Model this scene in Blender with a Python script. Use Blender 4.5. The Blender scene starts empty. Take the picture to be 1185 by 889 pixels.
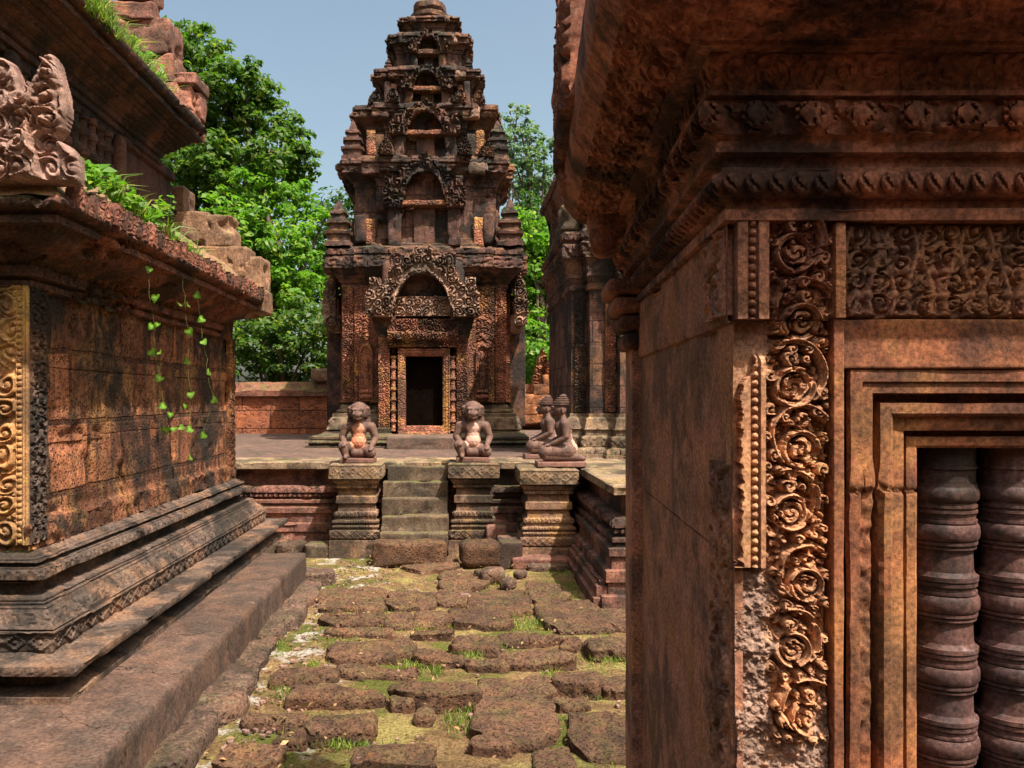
import bpy, bmesh, math, random
import numpy as np
from mathutils import Vector, Matrix
random.seed(7); rng = np.random.default_rng(7)
S = bpy.context.scene; C = S.collection; R = math.radians

# ------------------------------------------------------------------ camera, light, exposure
EYE = 1.65; F = 950.0; VX, VY = 530.0, 462.0          # focal length and vanishing point in photo pixels (1185 wide)
cam = bpy.data.objects.new('camera', bpy.data.cameras.new('camera')); C.objects.link(cam); S.camera = cam
cam.location = (0, 0, EYE); cam.rotation_euler = (R(90), 0, 0)
cam.data.sensor_width = 36; cam.data.lens = 36*F/1185
cam.data.shift_x = (592.5-VX)/1185; cam.data.shift_y = (VY-444.5)/1185
cam.data.clip_start = 0.05; cam.data.clip_end = 900
SUN = Vector((.38, -.43, 1)).normalized()
W_ = bpy.data.worlds.new('World'); S.world = W_; W_.use_nodes = True
nt = W_.node_tree; nt.nodes.clear()
sky = nt.nodes.new('ShaderNodeTexSky'); sky.sky_type = 'NISHITA'; sky.sun_disc = False
sky.sun_elevation = math.asin(SUN.z); sky.sun_rotation = math.atan2(SUN.x, SUN.y)
sky.air_density = 1.0; sky.dust_density = 5.0; sky.ozone_density = 1.0
bg = nt.nodes.new('ShaderNodeBackground'); bg.inputs[1].default_value = .135
wo = nt.nodes.new('ShaderNodeOutputWorld'); tint = nt.nodes.new('ShaderNodeMix'); tint.data_type = 'RGBA'; tint.blend_type = 'MULTIPLY'; tint.inputs[0].default_value = 1; tint.inputs[7].default_value = (1.12, 1.10, .93, 1)
nt.links.new(sky.outputs[0], tint.inputs[6]); nt.links.new(tint.outputs[2], bg.inputs[0]); nt.links.new(bg.outputs[0], wo.inputs[0])
sl = bpy.data.lights.new('sun', 'SUN'); sl.energy = 5.0; sl.angle = R(.5); sl.color = (1, .94, .84)
so = bpy.data.objects.new('sun', sl); C.objects.link(so); so.rotation_euler = SUN.to_track_quat('Z', 'Y').to_euler()
so.location = (8, -6, 20)
S.view_settings.view_transform = 'Standard'; S.view_settings.look = 'None'; S.view_settings.gamma = 1
S.view_settings.exposure = .76
S.cycles.max_bounces = 6; S.cycles.diffuse_bounces = 2; S.cycles.transparent_max_bounces = 6

def P(px, py, Y): return ((px-VX)*Y/F, Y, EYE-(py-VY)*Y/F)
def PX(px, Y): return (px-VX)*Y/F
def PZ(py, Y): return EYE-(py-VY)*Y/F

# ------------------------------------------------------------------ noise
def vnoise(x, y, z, seed=0):
    xi, yi, zi = np.floor(x), np.floor(y), np.floor(z)
    fx, fy, fz = x-xi, y-yi, z-zi
    fx = fx*fx*(3-2*fx); fy = fy*fy*(3-2*fy); fz = fz*fz*(3-2*fz)
    xi = xi.astype(np.int64); yi = yi.astype(np.int64); zi = zi.astype(np.int64)
    def h(a, b, c):
        n = (a*374761393+b*668265263+c*1440662683+seed*974711) & 0xffffffff
        n = ((n ^ (n >> 13))*1274126177) & 0xffffffff
        n = ((n ^ (n >> 15))*2246822519) & 0xffffffff
        return ((n ^ (n >> 16)) & 0xffffff)/float(0xffffff)
    o = 0
    for dx in (0, 1):
        for dy in (0, 1):
            for dz in (0, 1):
                w = (fx if dx else 1-fx)*(fy if dy else 1-fy)*(fz if dz else 1-fz)
                o = o+w*h(xi+dx, yi+dy, zi+dz)
    return o
def fbm(x, y, z, o=4, seed=0):
    a, s, t = 1., 0., 0.
    for k in range(o):
        s = s+a*vnoise(x*2**k, y*2**k, z*2**k, seed+k); t += a; a *= .5
    return s/t
def sm(a, b, x): t = np.clip((x-a)/(b-a), 0, 1); return t*t*(3-2*t)

# ------------------------------------------------------------------ mesh helpers
def mk(name, V, Q, uv=None, sharp=42, tri=False):
    V = np.asarray(V, np.float32).reshape(-1, 3); Q = np.asarray(Q, np.int32); k = Q.shape[1]
    me = bpy.data.meshes.new(name)
    me.vertices.add(len(V)); me.vertices.foreach_set('co', V.ravel())
    me.loops.add(Q.size); me.loops.foreach_set('vertex_index', Q.ravel())
    me.polygons.add(len(Q)); me.polygons.foreach_set('loop_start', np.arange(len(Q), dtype=np.int32)*k)
    if uv is not None:
        l = me.uv_layers.new(name='UVMap'); l.data.foreach_set('uv', np.asarray(uv, np.float32)[Q.ravel()].ravel())
    me.update(calc_edges=True); me.validate()
    me.shade_smooth()
    if sharp: me.set_sharp_from_angle(angle=R(sharp))
    return me
def joinm(name, parts, sharp=42):       # parts: list of (V, Q)
    Vs, Qs, n = [], [], 0
    for V, Q in parts:
        V = np.asarray(V, np.float32).reshape(-1, 3); Vs.append(V); Qs.append(np.asarray(Q, np.int32)+n); n += len(V)
    return mk(name, np.concatenate(Vs), np.concatenate(Qs), sharp=sharp)

def wloc(o):
    v = Vector((0, 0, 0))
    while o: v += o.location; o = o.parent
    return v
def thing(name, label, cat, loc=(0, 0, 0), group=None):
    o = bpy.data.objects.new(name, None); C.objects.link(o); o.location = loc; o.empty_display_size = .1
    o['label'] = label; o['category'] = cat
    if group: o['group'] = group
    return o
def part(name, me, mat, parent=None, label=None, at=None):
    o = bpy.data.objects.new(name, me); C.objects.link(o)
    if me is not None and mat is not None and len(me.materials) == 0: me.materials.append(mat)
    base = Vector(at) if at is not None else Vector((0, 0, 0))
    if parent: o.parent = parent; o.location = base-wloc(parent)
    else: o.location = base
    if label: o['label'] = label
    return o
def tagged(name, me, mat, label, cat, group=None, at=None):
    o = part(name, me, mat, None, label, at); o['category'] = cat
    if group: o['group'] = group
    return o
def struct(name, me, mat, kind='structure'):
    o = part(name, me, mat); o['kind'] = kind; return o

# ornament functions: s along the course, t across it (0..1), both arrays; returns 0..1
def scroll_field(x, z, m, seed=0):
    x, z = x+m*.75*(fbm(x/m*.8, z/m*.8, x*0+seed+.5, 2, seed+31)-.5), z+m*.75*(fbm(x/m*.8, z/m*.8, x*0+seed+.5, 2, seed+47)-.5)
    ix, iz = np.floor(x/m), np.floor(z/m)
    cx, cz = (ix+.5)*m, (iz+.5)*m
    ch = np.where((ix+iz) % 2 == 0, 1., -1.)
    r = np.hypot(x-cx, z-cz)/(.5*m); th = np.arctan2(z-cz, x-cx)*ch
    ph = (r*1.75+th/(2*math.pi)+.13*ix) % 1
    rid = sm(.12, .42, .5-np.abs(ph-.5))
    boss = sm(.34, .12, r)
    q = np.where(r < 1.02, np.maximum(rid, boss), 0)
    lf = sm(.42, .62, fbm(x/m*3.2, z/m*3.2, x*0+seed, 2, seed+5))*.8
    return np.where(r < 1.0, q*.9+.1*lf, lf)*(1-.4*sm(.56, .68, fbm(x/m*1.3, z/m*1.3, x*0, 3, seed+77)))
def orn(kind, s, t, p):
    u = s/p; f = u-np.floor(u); a = np.abs(f-.5)*2; b = np.abs(t-.5)*2
    if kind == 'bead': return np.sqrt(np.clip(1-a*a*1.1-b*b, 0, 1))
    if kind == 'dentil': return (a < .55)*1.
    if kind == 'lozenge':
        q = np.abs(a+b-.85); return np.maximum(sm(.26, .1, q), sm(.38, .2, a+b))
    if kind == 'petal': return sm(1.02, .7, a/np.clip(1-t**2.2*.9, .05, 1))*(1-.35*sm(.25, .05, a))
    if kind == 'rope': return np.abs(np.sin(math.pi*(u+t*.9)))**.6*np.sqrt(np.clip(1-b*b, 0, 1))
    if kind == 'scroll': return scroll_field(s, t*p, p)
    if kind == 'leaf': return sm(.40, .62, fbm(s/p*3, t*3, s*0, 3, 3))
    if kind == 'ball':
        r = np.hypot(a, b); return np.where(r < .8, np.sqrt(np.clip(1-(r/.8)**2, 0, 1))*.8+.2, .35*sm(1.3, .8, r))
    if kind == 'lotus':
        r = np.hypot(a*.5*p, (t-.5)*.072)/.034; an = np.arctan2((t-.5)*.072, (f-.5)*p)
        disc = np.where(r < .52, .72+.28*np.sqrt(np.clip(1-(r/.52)**2, 0, 1)), 0); pet = sm(.98, .82, r)*(.55+.25*np.abs(np.sin(an*5)))*sm(.5, .6, r)
        side = .5*sm(.55, .7, fbm(s*38, t*5, s*0, 2, 6))
        return np.where(r < 1, np.maximum(disc, pet), side)
    if kind == 'slash': return np.sqrt(np.clip(1-a*a*1.05-b*b*.95, 0, 1))*(1-.45*sm(.12, .03, np.abs((f-.5)+(t-.5)*.7)))
    if kind == 'flute': return sm(.9, .5, a)
    return s*0
def sweep_arr(path, prof, closed=False, ds=.02, dz=.015, noise=.006, ns=5, chip=.0, cap=0.0, seed=0, joint=None):
    """prof: list of (d, z[, (kind, amp, period)]) - the ornament belongs to the segment ending at that point"""
    p = [np.array(q, float) for q in path]; n = len(p); ne = n if closed else n-1
    nrm = []
    for i in range(ne):
        d = p[(i+1) % n]-p[i]; d /= np.linalg.norm(d); nrm.append(np.array((d[1], -d[0])))
    mit = []
    for i in range(n):
        if closed: a, b = nrm[i-1], nrm[i]
        else: a, b = nrm[max(i-1, 0)], nrm[min(i, ne-1)]
        mit.append((a+b)/max(1+a@b, .2))
    dd, zz, nd, nz, tg, tt, al = [], [], [], [], [], [], []
    acc = 0
    if cap: prof = [(prof[0][0]-cap, prof[0][1]+1e-4)]+list(prof)+[(prof[-1][0]-cap, prof[-1][1]-1e-4)]
    for j in range(1, len(prof)):
        (d0, z0), (d1, z1) = prof[j-1][:2], prof[j][:2]; L = math.hypot(d1-d0, z1-z0)
        if L < 1e-6: continue
        o = prof[j][2] if len(prof[j]) > 2 else None
        k = max(2 if o else 1, int(round(L/(dz if L < .6 or o else dz*1.5))))
        for i in range(k+1):
            if i == k and j < len(prof)-1: break
            t = i/k; dd.append(d0+(d1-d0)*t); zz.append(z0+(z1-z0)*t)
            nd.append((z1-z0)/L); nz.append(-(d1-d0)/L); tg.append(o); tt.append(t); al.append(acc+L*t)
        acc += L
    dd, zz, nd, nz, tt, al = map(np.array, (dd, zz, nd, nz, tt, al))
    A, B, U, Sx, mu = [], [], [], [], []
    s0 = 0
    for i in range(ne):
        L = np.linalg.norm(p[(i+1) % n]-p[i]); k = max(1, int(round(L/ds)))
        last = (not closed and i == ne-1)
        for q in range(k+(1 if last else 0)):
            t = q/k; A.append(p[i]*(1-t)+p[(i+1) % n]*t); B.append(mit[i]*(1-t)+mit[(i+1) % n]*t); Sx.append(s0+L*t)
        s0 += L
    A, B, Sx = np.array(A), np.array(B), np.array(Sx)
    nS, nP = len(A), len(dd)
    X = A[None, :, 0]+dd[:, None]*B[None, :, 0]; Yy = A[None, :, 1]+dd[:, None]*B[None, :, 1]; Z = zz[:, None]+0*X
    e = (fbm(X*ns, Yy*ns, Z*ns, 4, seed)-.5)*2*noise
    if chip:
        c = fbm(X*ns*.6+7, Yy*ns*.6, Z*ns*.6, 4, seed+9); e = e-chip*sm(.60, .72, c)
    for o in set(g for g in tg if g):
        rows = np.array([g == o for g in tg])
        e[rows] += o[1]*orn(o[0], Sx[None, :]+0*e[rows], tt[rows][:, None]+0*e[rows], o[2])
    if joint:
        pass
    X = X+e*nd[:, None]*B[None, :, 0]; Yy = Yy+e*nd[:, None]*B[None, :, 1]; Z = Z+e*nz[:, None]
    V = np.stack([X, Yy, Z], -1).reshape(-1, 3)
    idx = np.arange(nP*nS).reshape(nP, nS)
    if closed: nx = np.roll(idx, -1, 1); a, b, c, d = idx[:-1], nx[:-1], nx[1:], idx[1:]
    else: a, b, c, d = idx[:-1, :-1], idx[:-1, 1:], idx[1:, 1:], idx[1:, :-1]
    Q = np.stack([a.ravel(), b.ravel(), c.ravel(), d.ravel()], -1)
    uv = np.stack([np.broadcast_to(Sx[None, :], X.shape).ravel(), np.broadcast_to(zz[:, None], X.shape).ravel()], -1)
    ends = []
    if not closed and cap:
        for col in (0, nS-1):
            ring = idx[:, col].tolist(); ends.append(ring if col == 0 else ring[::-1])
    return V, Q, uv, ends
def sweep(name, path, prof, **k):
    V, Q, uv, ends = sweep_arr(path, prof, **k)
    me = mk(name, V, Q, uv)
    if ends:
        bm = bmesh.new(); bm.from_mesh(me); bm.verts.ensure_lookup_table()
        for r in ends:
            try: f = bm.faces.new([bm.verts[i] for i in r]); bmesh.ops.triangulate(bm, faces=[f])
            except Exception: pass
        bm.to_mesh(me); bm.free()
    return me
def turn(V):      # (x,y,h) -> x along, y up, h towards the camera
    V = np.asarray(V).reshape(-1, 3); return np.stack([V[:, 0], -V[:, 2], V[:, 1]], -1)

def relief_arr(H, mask, x0, dx, z0, dz, thick, org=(0, 0, 0), u=(1, 0, 0), n=(0, -1, 0)):
    """solid carved slab: front at height H (along n), flat back at -thick, walls along the edge of the mask"""
    nz, nx = H.shape; org, u, n = (np.array(q, float) for q in (org, u, n)); up = np.array((0, 0, 1.))
    xs = x0+dx*np.arange(nx); zs = z0+dz*np.arange(nz)
    base = org+xs[None, :, None]*u+zs[:, None, None]*up
    Fv = base+H[:, :, None]*n; Bv = base-thick*n
    V = np.concatenate([Fv.reshape(-1, 3), Bv.reshape(-1, 3)]); N = nz*nx
    id_ = np.arange(N).reshape(nz, nx)
    cm = mask[:-1, :-1] & mask[1:, :-1] & mask[:-1, 1:] & mask[1:, 1:]
    a, b, c, d = id_[:-1, :-1], id_[:-1, 1:], id_[1:, 1:], id_[1:, :-1]
    Q = [np.stack([a[cm], b[cm], c[cm], d[cm]], -1)]
    pad = np.pad(cm, 1)
    for (sl_, e0, e1) in ((pad[:-2, 1:-1], a, b), (pad[1:-1, 2:], b, c), (pad[2:, 1:-1], c, d), (pad[1:-1, :-2], d, a)):
        m = cm & ~sl_; p0, p1 = e0[m], e1[m]; Q.append(np.stack([p1, p0, p0+N, p1+N], -1))
    Q.append(np.stack([a[cm], d[cm], c[cm], b[cm]], -1)+N)
    Q = np.concatenate(Q); used, inv = np.unique(Q, return_inverse=True)
    flip = np.dot(np.cross(u, up), n) < 0
    Q = inv.reshape(Q.shape)
    if flip: Q = Q[:, ::-1]
    return V[used], Q
def relief(name, fn, w, h, res, thick, org, u=(1, 0, 0), n=(0, -1, 0), sharp=50):
    nx, nz = int(w/res)+1, int(h/res)+1
    X, Z = np.meshgrid(np.linspace(0, w, nx), np.linspace(0, h, nz))
    H, M = fn(X, Z); M = np.ones_like(H, bool) if M is None else M
    V, Q = relief_arr(H, M, 0, w/(nx-1), 0, h/(nz-1), thick, org, u, n)
    return mk(name, V, Q, sharp=sharp)
def inpoly(X, Z, pts):
    ins = np.zeros(X.shape, bool); n = len(pts)
    for i in range(n):
        (x1, y1), (x2, y2) = pts[i], pts[(i+1) % n]
        if y1 == y2: continue
        ins ^= ((y1 > Z) != (y2 > Z)) & (X < (x2-x1)*(Z-y1)/(y2-y1)+x1)
    return ins
_cube = {}
def cube_arr(n):
    if n not in _cube:
        bm = bmesh.new(); bmesh.ops.create_cube(bm, size=2)
        bmesh.ops.subdivide_edges(bm, edges=bm.edges[:], cuts=n, use_grid_fill=True)
        bm.verts.index_update()
        _cube[n] = (np.array([v.co[:] for v in bm.verts]), np.array([[v.index for v in f.verts] for f in bm.faces])); bm.free()
    return _cube[n]
def block_arr(c, size, rot=0, rnd=.1, noise=.01, ns=6, n=10, seed=0, tilt=(0, 0), plan=0, chip=0):
    V, Q = cube_arr(n); hs = np.array(size)/2
    r = min(rnd, min(hs)*.95); p = V*hs; inner = np.clip(p, -(hs-r), hs-r); d = p-inner
    L = np.linalg.norm(d, axis=1, keepdims=True); d = np.where(L > 1e-9, d/np.maximum(L, 1e-9), 0)
    p = inner+d*r
    if plan:
        th = np.arctan2(p[:, 1]/hs[1], p[:, 0]/hs[0]); q = 1+plan*(fbm(np.cos(th)*1.6+seed*3.7, np.sin(th)*1.6, th*0+seed, 3, seed)-.5)*2
        rr = np.hypot(p[:, 0]/hs[0], p[:, 1]/hs[1]); k = np.where(rr > .01, 1/np.maximum((np.abs(np.cos(th))**3.4+np.abs(np.sin(th))**3.4)**(1/3.4), .1), 1)
        lim = np.minimum(1, k*q/np.maximum(rr, .01)*1.0); p[:, :2] *= np.where(rr > .5, lim, 1)[:, None]
    w = p+np.array(c)
    e = (fbm(w[:, 0]*ns+seed, w[:, 1]*ns, w[:, 2]*ns, 4, seed)-.5)*2*noise
    if chip: e = e-chip*sm(.58, .7, fbm(w[:, 0]*ns*.7, w[:, 1]*ns*.7+5, w[:, 2]*ns*.7, 3, seed+3))
    nn = V/np.linalg.norm(V, axis=1, keepdims=True); p = p+nn*e[:, None]
    p[:, 2] += tilt[0]*p[:, 0]+tilt[1]*p[:, 1]
    cr, sr = math.cos(rot), math.sin(rot)
    p = np.stack([p[:, 0]*cr-p[:, 1]*sr, p[:, 0]*sr+p[:, 1]*cr, p[:, 2]], -1)+np.array(c)
    return p, Q
def block(name, *a, **k): return mk(name, *block_arr(*a, **k), sharp=48)
def lathe_arr(prof, seg=28, c=(0, 0, 0), square=0):
    th = np.arange(seg)/seg*2*math.pi+math.pi/4; r = np.array([q[0] for q in prof]); z = np.array([q[1] for q in prof])
    ca, sa = np.cos(th), np.sin(th)
    if square: k = 1/np.maximum(np.abs(ca), np.abs(sa)); k = 1+(k-1)*square; ca, sa = ca*k, sa*k
    V = np.stack([r[:, None]*ca+c[0], r[:, None]*sa+c[1], z[:, None]+0*ca+c[2]], -1).reshape(-1, 3)
    i = np.arange(len(prof)*seg).reshape(-1, seg); nx = np.roll(i, -1, 1)
    return V, np.stack([i[:-1].ravel(), nx[:-1].ravel(), nx[1:].ravel(), i[1:].ravel()], -1)
def tube_arr(pts, rad, seg=7):
    pts = [Vector(p) for p in pts]; n = len(pts); rad = rad if isinstance(rad, (list, tuple)) else [rad]*n
    V = []; up = Vector((.31, .17, .93))
    for i in range(n):
        d = (pts[min(i+1, n-1)]-pts[max(i-1, 0)]).normalized(); a = d.cross(up).normalized(); b = d.cross(a)
        for k in range(seg):
            t = 2*math.pi*k/seg; V.append(pts[i]+(a*math.cos(t)+b*math.sin(t))*rad[i])
    i = np.arange(n*seg).reshape(n, seg); nx = np.roll(i, -1, 1)
    return np.array([v[:] for v in V]), np.stack([i[:-1].ravel(), nx[:-1].ravel(), nx[1:].ravel(), i[1:].ravel()], -1)

# ------------------------------------------------------------------ materials
class G:
    def __init__(s, name):
        s.m = bpy.data.materials.new(name); s.m.use_nodes = True; s.t = s.m.node_tree; s.t.nodes.clear()
        s.out = s.t.nodes.new('ShaderNodeOutputMaterial')
    def n(s, ty, **k):
        o = s.t.nodes.new(ty)
        for a, b in k.items(): setattr(o, a, b)
        return o
    def l(s, a, b): s.t.links.new(a, b)
    def noise(s, co, scale, det=6, rough=.6, dist=0):
        o = s.n('ShaderNodeTexNoise'); o.inputs['Scale'].default_value = scale; o.inputs['Detail'].default_value = det
        o.inputs['Roughness'].default_value = rough; o.inputs['Distortion'].default_value = dist; s.l(co, o.inputs['Vector']); return o.outputs['Fac']
    def map(s, co, sc, loc=(0, 0, 0)):
        o = s.n('ShaderNodeMapping'); o.inputs['Scale'].default_value = sc; o.inputs['Location'].default_value = loc; s.l(co, o.inputs['Vector']); return o.outputs[0]
    def ramp(s, f, a, b, c0=0., c1=1.):
        o = s.n('ShaderNodeMapRange', clamp=True); o.interpolation_type = 'SMOOTHSTEP'
        for i, v in enumerate((a, b, c0, c1)): o.inputs[i+1].default_value = v
        s.l(f, o.inputs[0]); return o.outputs[0]
    def mix(s, f, a, b, mode='MIX'):
        o = s.n('ShaderNodeMix', data_type='RGBA', blend_type=mode)
        for sock, v in ((o.inputs[0], f), (o.inputs[6], a), (o.inputs[7], b)):
            if isinstance(v, (int, float)): sock.default_value = v
            elif isinstance(v, tuple): sock.default_value = (*v, 1)
            else: s.l(v, sock)
        return o.outputs[2]
    def math(s, op, a, b=0.):
        o = s.n('ShaderNodeMath', operation=op)
        for sock, v in ((o.inputs[0], a), (o.inputs[1], b)):
            if isinstance(v, (int, float)): sock.default_value = v
            else: s.l(v, sock)
        return o.outputs[0]
    def bump(s, h, dist, st=1., nrm=None):
        o = s.n('ShaderNodeBump'); o.inputs['Distance'].default_value = dist; o.inputs['Strength'].default_value = st
        s.l(h, o.inputs['Height'])
        if nrm is not None: s.l(nrm, o.inputs['Normal'])
        return o.outputs[0]

def stone(name, c1, c2, stain=(.03, .024, .018), stain_amt=.55, streak=.5, lichen=(.42, .38, .28), lich_amt=.3, pit=0., pit_scale=70, vary=.68,
          gold=None, gold_amt=0, moss=0, grain=.004, brick=None, scale=1., rough=.88, bias=0., carve=0, carve_scale=14, broken=None):
    c1, c2 = ((q[0], q[1]*.89, q[2]*.95) for q in (c1, c2))
    g = G(name); tc = g.n('ShaderNodeTexCoord').outputs['Object']
    inf = g.n('ShaderNodeObjectInfo'); off = g.n('ShaderNodeVectorMath', operation='SCALE'); off.inputs[0].default_value = (3.1, 5.7, 2.3); g.l(inf.outputs['Random'], off.inputs['Scale'])
    ad = g.n('ShaderNodeVectorMath', operation='ADD'); g.l(tc, ad.inputs[0]); g.l(off.outputs[0], ad.inputs[1]); co = ad.outputs[0]
    big = g.noise(co, 1.6*scale, 6, .62); mid = g.noise(co, 7*scale, 8, .68); fine = g.noise(co, 55*scale, 8, .75)
    col = g.mix(g.ramp(mid, .36, .66), c1, c2)
    col = g.mix(g.ramp(g.noise(co, 2.9*scale, 5, .6), .46, .66, 0, .55), col, tuple(min(1, v*k) for v, k in zip(c1, (1.35, 1.2, 1.0))))
    if brick:
        uv = g.n('ShaderNodeUVMap').outputs[0]
        b = g.n('ShaderNodeTexBrick'); un = g.n('ShaderNodeTexNoise'); un.inputs['Scale'].default_value = 5; un.inputs['Detail'].default_value = 4; g.l(tc, un.inputs['Vector']); us = g.n('ShaderNodeVectorMath', operation='MULTIPLY_ADD'); g.l(un.outputs['Color'], us.inputs[0]); us.inputs[1].default_value = (brick[1]*.09,)*3; g.l(uv, us.inputs[2]); g.l(us.outputs[0], b.inputs['Vector']); b.inputs['Scale'].default_value = 1
        b.inputs['Brick Width'].default_value = brick[0]; b.inputs['Row Height'].default_value = brick[1]; b.inputs['Mortar Size'].default_value = brick[2]
        b.inputs['Mortar Smooth'].default_value = .4
        b.inputs['Color1'].default_value = (vary, vary, vary, 1); b.inputs['Color2'].default_value = (1.25, 1.2, 1.15, 1); b.inputs['Mortar'].default_value = (.3, .28, .26, 1)
        col = g.mix(1., col, b.outputs['Color'], 'MULTIPLY')
    if gold: col = g.mix(g.math('MULTIPLY', g.ramp(g.noise(co, 2.3*scale, 7, .7), .48, .62), gold_amt), col, gold)
    col = g.mix(g.math('MULTIPLY', g.ramp(g.noise(g.map(co, (1, 1, 1), (9, 3, 4)), 13*scale, 9, .75), .55, .66), lich_amt), col, lichen)
    if streak:
        sn = g.noise(g.map(co, (4.5, 4.5, .45)), 1.1*scale, 8, .68)
        col = g.mix(g.math('MULTIPLY', g.ramp(sn, .48, .64), streak), col, stain)
    col = g.mix(g.math('MULTIPLY', g.ramp(g.math('ADD', g.math('MULTIPLY', big, .75), g.math('MULTIPLY', mid, .25)), .47-bias, .58-bias), stain_amt), col, stain)
    if moss:
        geo = g.n('ShaderNodeNewGeometry').outputs['Normal']; sep = g.n('ShaderNodeSeparateXYZ'); g.l(geo, sep.inputs[0])
        mk_ = g.math('MULTIPLY', g.ramp(sep.outputs[2], .25, .8), g.ramp(g.noise(co, 6*scale, 8, .7), .46, .6))
        col = g.mix(g.math('MULTIPLY', mk_, moss), col, (.13, .15, .035))
    if broken:
        at_ = g.n('ShaderNodeAttribute', attribute_name='broken'); col = g.mix(g.math('MULTIPLY', at_.outputs['Fac'], .9), col, g.mix(g.ramp(mid, .38, .62), broken, tuple(v*.5 for v in broken)))
    col = g.mix(1., col, g.mix(g.ramp(fine, .3, .7), (.42, .42, .42), (1.55, 1.52, 1.48)), 'MULTIPLY')
    col = g.mix(1., col, g.mix(inf.outputs['Random'], (.78, .76, .74), (1.18, 1.16, 1.12)), 'MULTIPLY')
    h = g.math('ADD', g.math('MULTIPLY', mid, .8), g.math('MULTIPLY', fine, .5))
    nr = g.bump(h, grain*4, 1.)
    if pit:
        v = g.n('ShaderNodeTexVoronoi'); v.inputs['Scale'].default_value = pit_scale; v.inputs['Randomness'].default_value = 1
        wv = g.n('ShaderNodeVectorMath', operation='ADD'); g.l(co, wv.inputs[0]); w2 = g.n('ShaderNodeTexNoise'); w2.inputs['Scale'].default_value = pit_scale*.6; g.l(co, w2.inputs['Vector'])
        sc_ = g.n('ShaderNodeVectorMath', operation='SCALE'); sc_.inputs['Scale'].default_value = 1.2/pit_scale; g.l(w2.outputs['Color'], sc_.inputs[0]); g.l(sc_.outputs[0], wv.inputs[1]); g.l(wv.outputs[0], v.inputs['Vector'])
        pm = g.ramp(v.outputs['Distance'], .18, .42)
        col = g.mix(g.math('MULTIPLY', g.ramp(v.outputs['Distance'], .30, .12), .45), col, tuple(c*.35 for c in c2))
        nr = g.bump(pm, pit, 1., nr)
    if carve:
        cv = g.n('ShaderNodeTexVoronoi', feature='SMOOTH_F1'); cv.inputs['Scale'].default_value = carve_scale; cv.inputs['Smoothness'].default_value = .2
        dn = g.n('ShaderNodeTexNoise'); dn.inputs['Scale'].default_value = carve_scale*.5; g.l(co, dn.inputs['Vector'])
        vm = g.n('ShaderNodeVectorMath', operation='SCALE'); vm.inputs['Scale'].default_value = 1.3/carve_scale; g.l(dn.outputs['Color'], vm.inputs[0])
        va = g.n('ShaderNodeVectorMath', operation='ADD'); g.l(co, va.inputs[0]); g.l(vm.outputs[0], va.inputs[1]); g.l(va.outputs[0], cv.inputs['Vector'])
        wv = g.math('SINE', g.math('MULTIPLY', cv.outputs['Distance'], 16.)); nr = g.bump(wv, carve, 1., nr)
    if brick: nr = g.bump(g.math('SUBTRACT', 1., b.outputs['Fac']), .012, 1., nr)
    bs = g.n('ShaderNodeBsdfPrincipled'); bs.inputs['Roughness'].default_value = rough; bs.inputs['Specular IOR Level'].default_value = .25
    g.l(col, bs.inputs['Base Color']); g.l(nr, bs.inputs['Normal']); g.l(bs.outputs[0], g.out.inputs[0]); return g.m
def leafmat(name, c1, c2, tr=.45, scale=1.2):
    g = G(name); tc = g.n('ShaderNodeTexCoord').outputs['Object']
    rnd = g.n('ShaderNodeNewGeometry').outputs['Random Per Island']
    col = g.mix(rnd, c1, c2); col = g.mix(g.math('MULTIPLY', g.ramp(rnd, .80, .95), .8), col, (c2[0]*1.7+.03, c2[1]*1.15, c2[2])); col = g.mix(g.math('MULTIPLY', g.ramp(g.noise(tc, scale*4, 3), .45, .6), .35), col, tuple(v*.55 for v in c1)); col = g.mix(g.ramp(g.noise(tc, scale, 4), .35, .65, 0, .5), col, tuple(v*.6 for v in c1))
    d = g.n('ShaderNodeBsdfPrincipled'); d.inputs['Roughness'].default_value = .5; d.inputs['Specular IOR Level'].default_value = .35; g.l(col, d.inputs['Base Color'])
    t = g.n('ShaderNodeBsdfTranslucent'); g.l(g.mix(1., col, (1.2, 1.5, .5), 'MULTIPLY'), t.inputs[0])
    m = g.n('ShaderNodeMixShader'); m.inputs[0].default_value = tr; g.l(d.outputs[0], m.inputs[1]); g.l(t.outputs[0], m.inputs[2]); g.l(m.outputs[0], g.out.inputs[0]); return g.m
M = {}
M['red'] = stone('red_sandstone', (.36, .165, .085), (.22, .095, .052), stain_amt=.5, streak=.35, lich_amt=.18, gold=(.5, .26, .06), gold_amt=.35)
M['red_near'] = stone('weathered_red_sandstone', (.52, .285, .19), (.36, .18, .115), stain=(.085, .066, .056), stain_amt=.62, streak=.14, lich_amt=.25, lichen=(.30, .24, .19), gold=(.48, .22, .07), gold_amt=.5, grain=.003, scale=2.2)
M['red_frame'] = stone('window_frame_sandstone', (.34, .145, .07), (.20, .082, .042), stain=(.055, .032, .026), stain_amt=.6, streak=.4, lich_amt=.08, gold=(.50, .25, .09), gold_amt=.5, grain=.0009, scale=2)
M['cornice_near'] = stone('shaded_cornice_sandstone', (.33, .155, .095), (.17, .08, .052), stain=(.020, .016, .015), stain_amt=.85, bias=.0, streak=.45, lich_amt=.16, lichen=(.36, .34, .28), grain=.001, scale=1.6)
M['scroll'] = stone('golden_scroll_sandstone', (.48, .275, .145), (.31, .165, .09), stain=(.10, .06, .045), stain_amt=.4, streak=.1, lich_amt=.22, lichen=(.6, .5, .36), gold=(.56, .31, .11), gold_amt=.45, grain=.0008, scale=2.5, broken=(.235, .155, .13))
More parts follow.
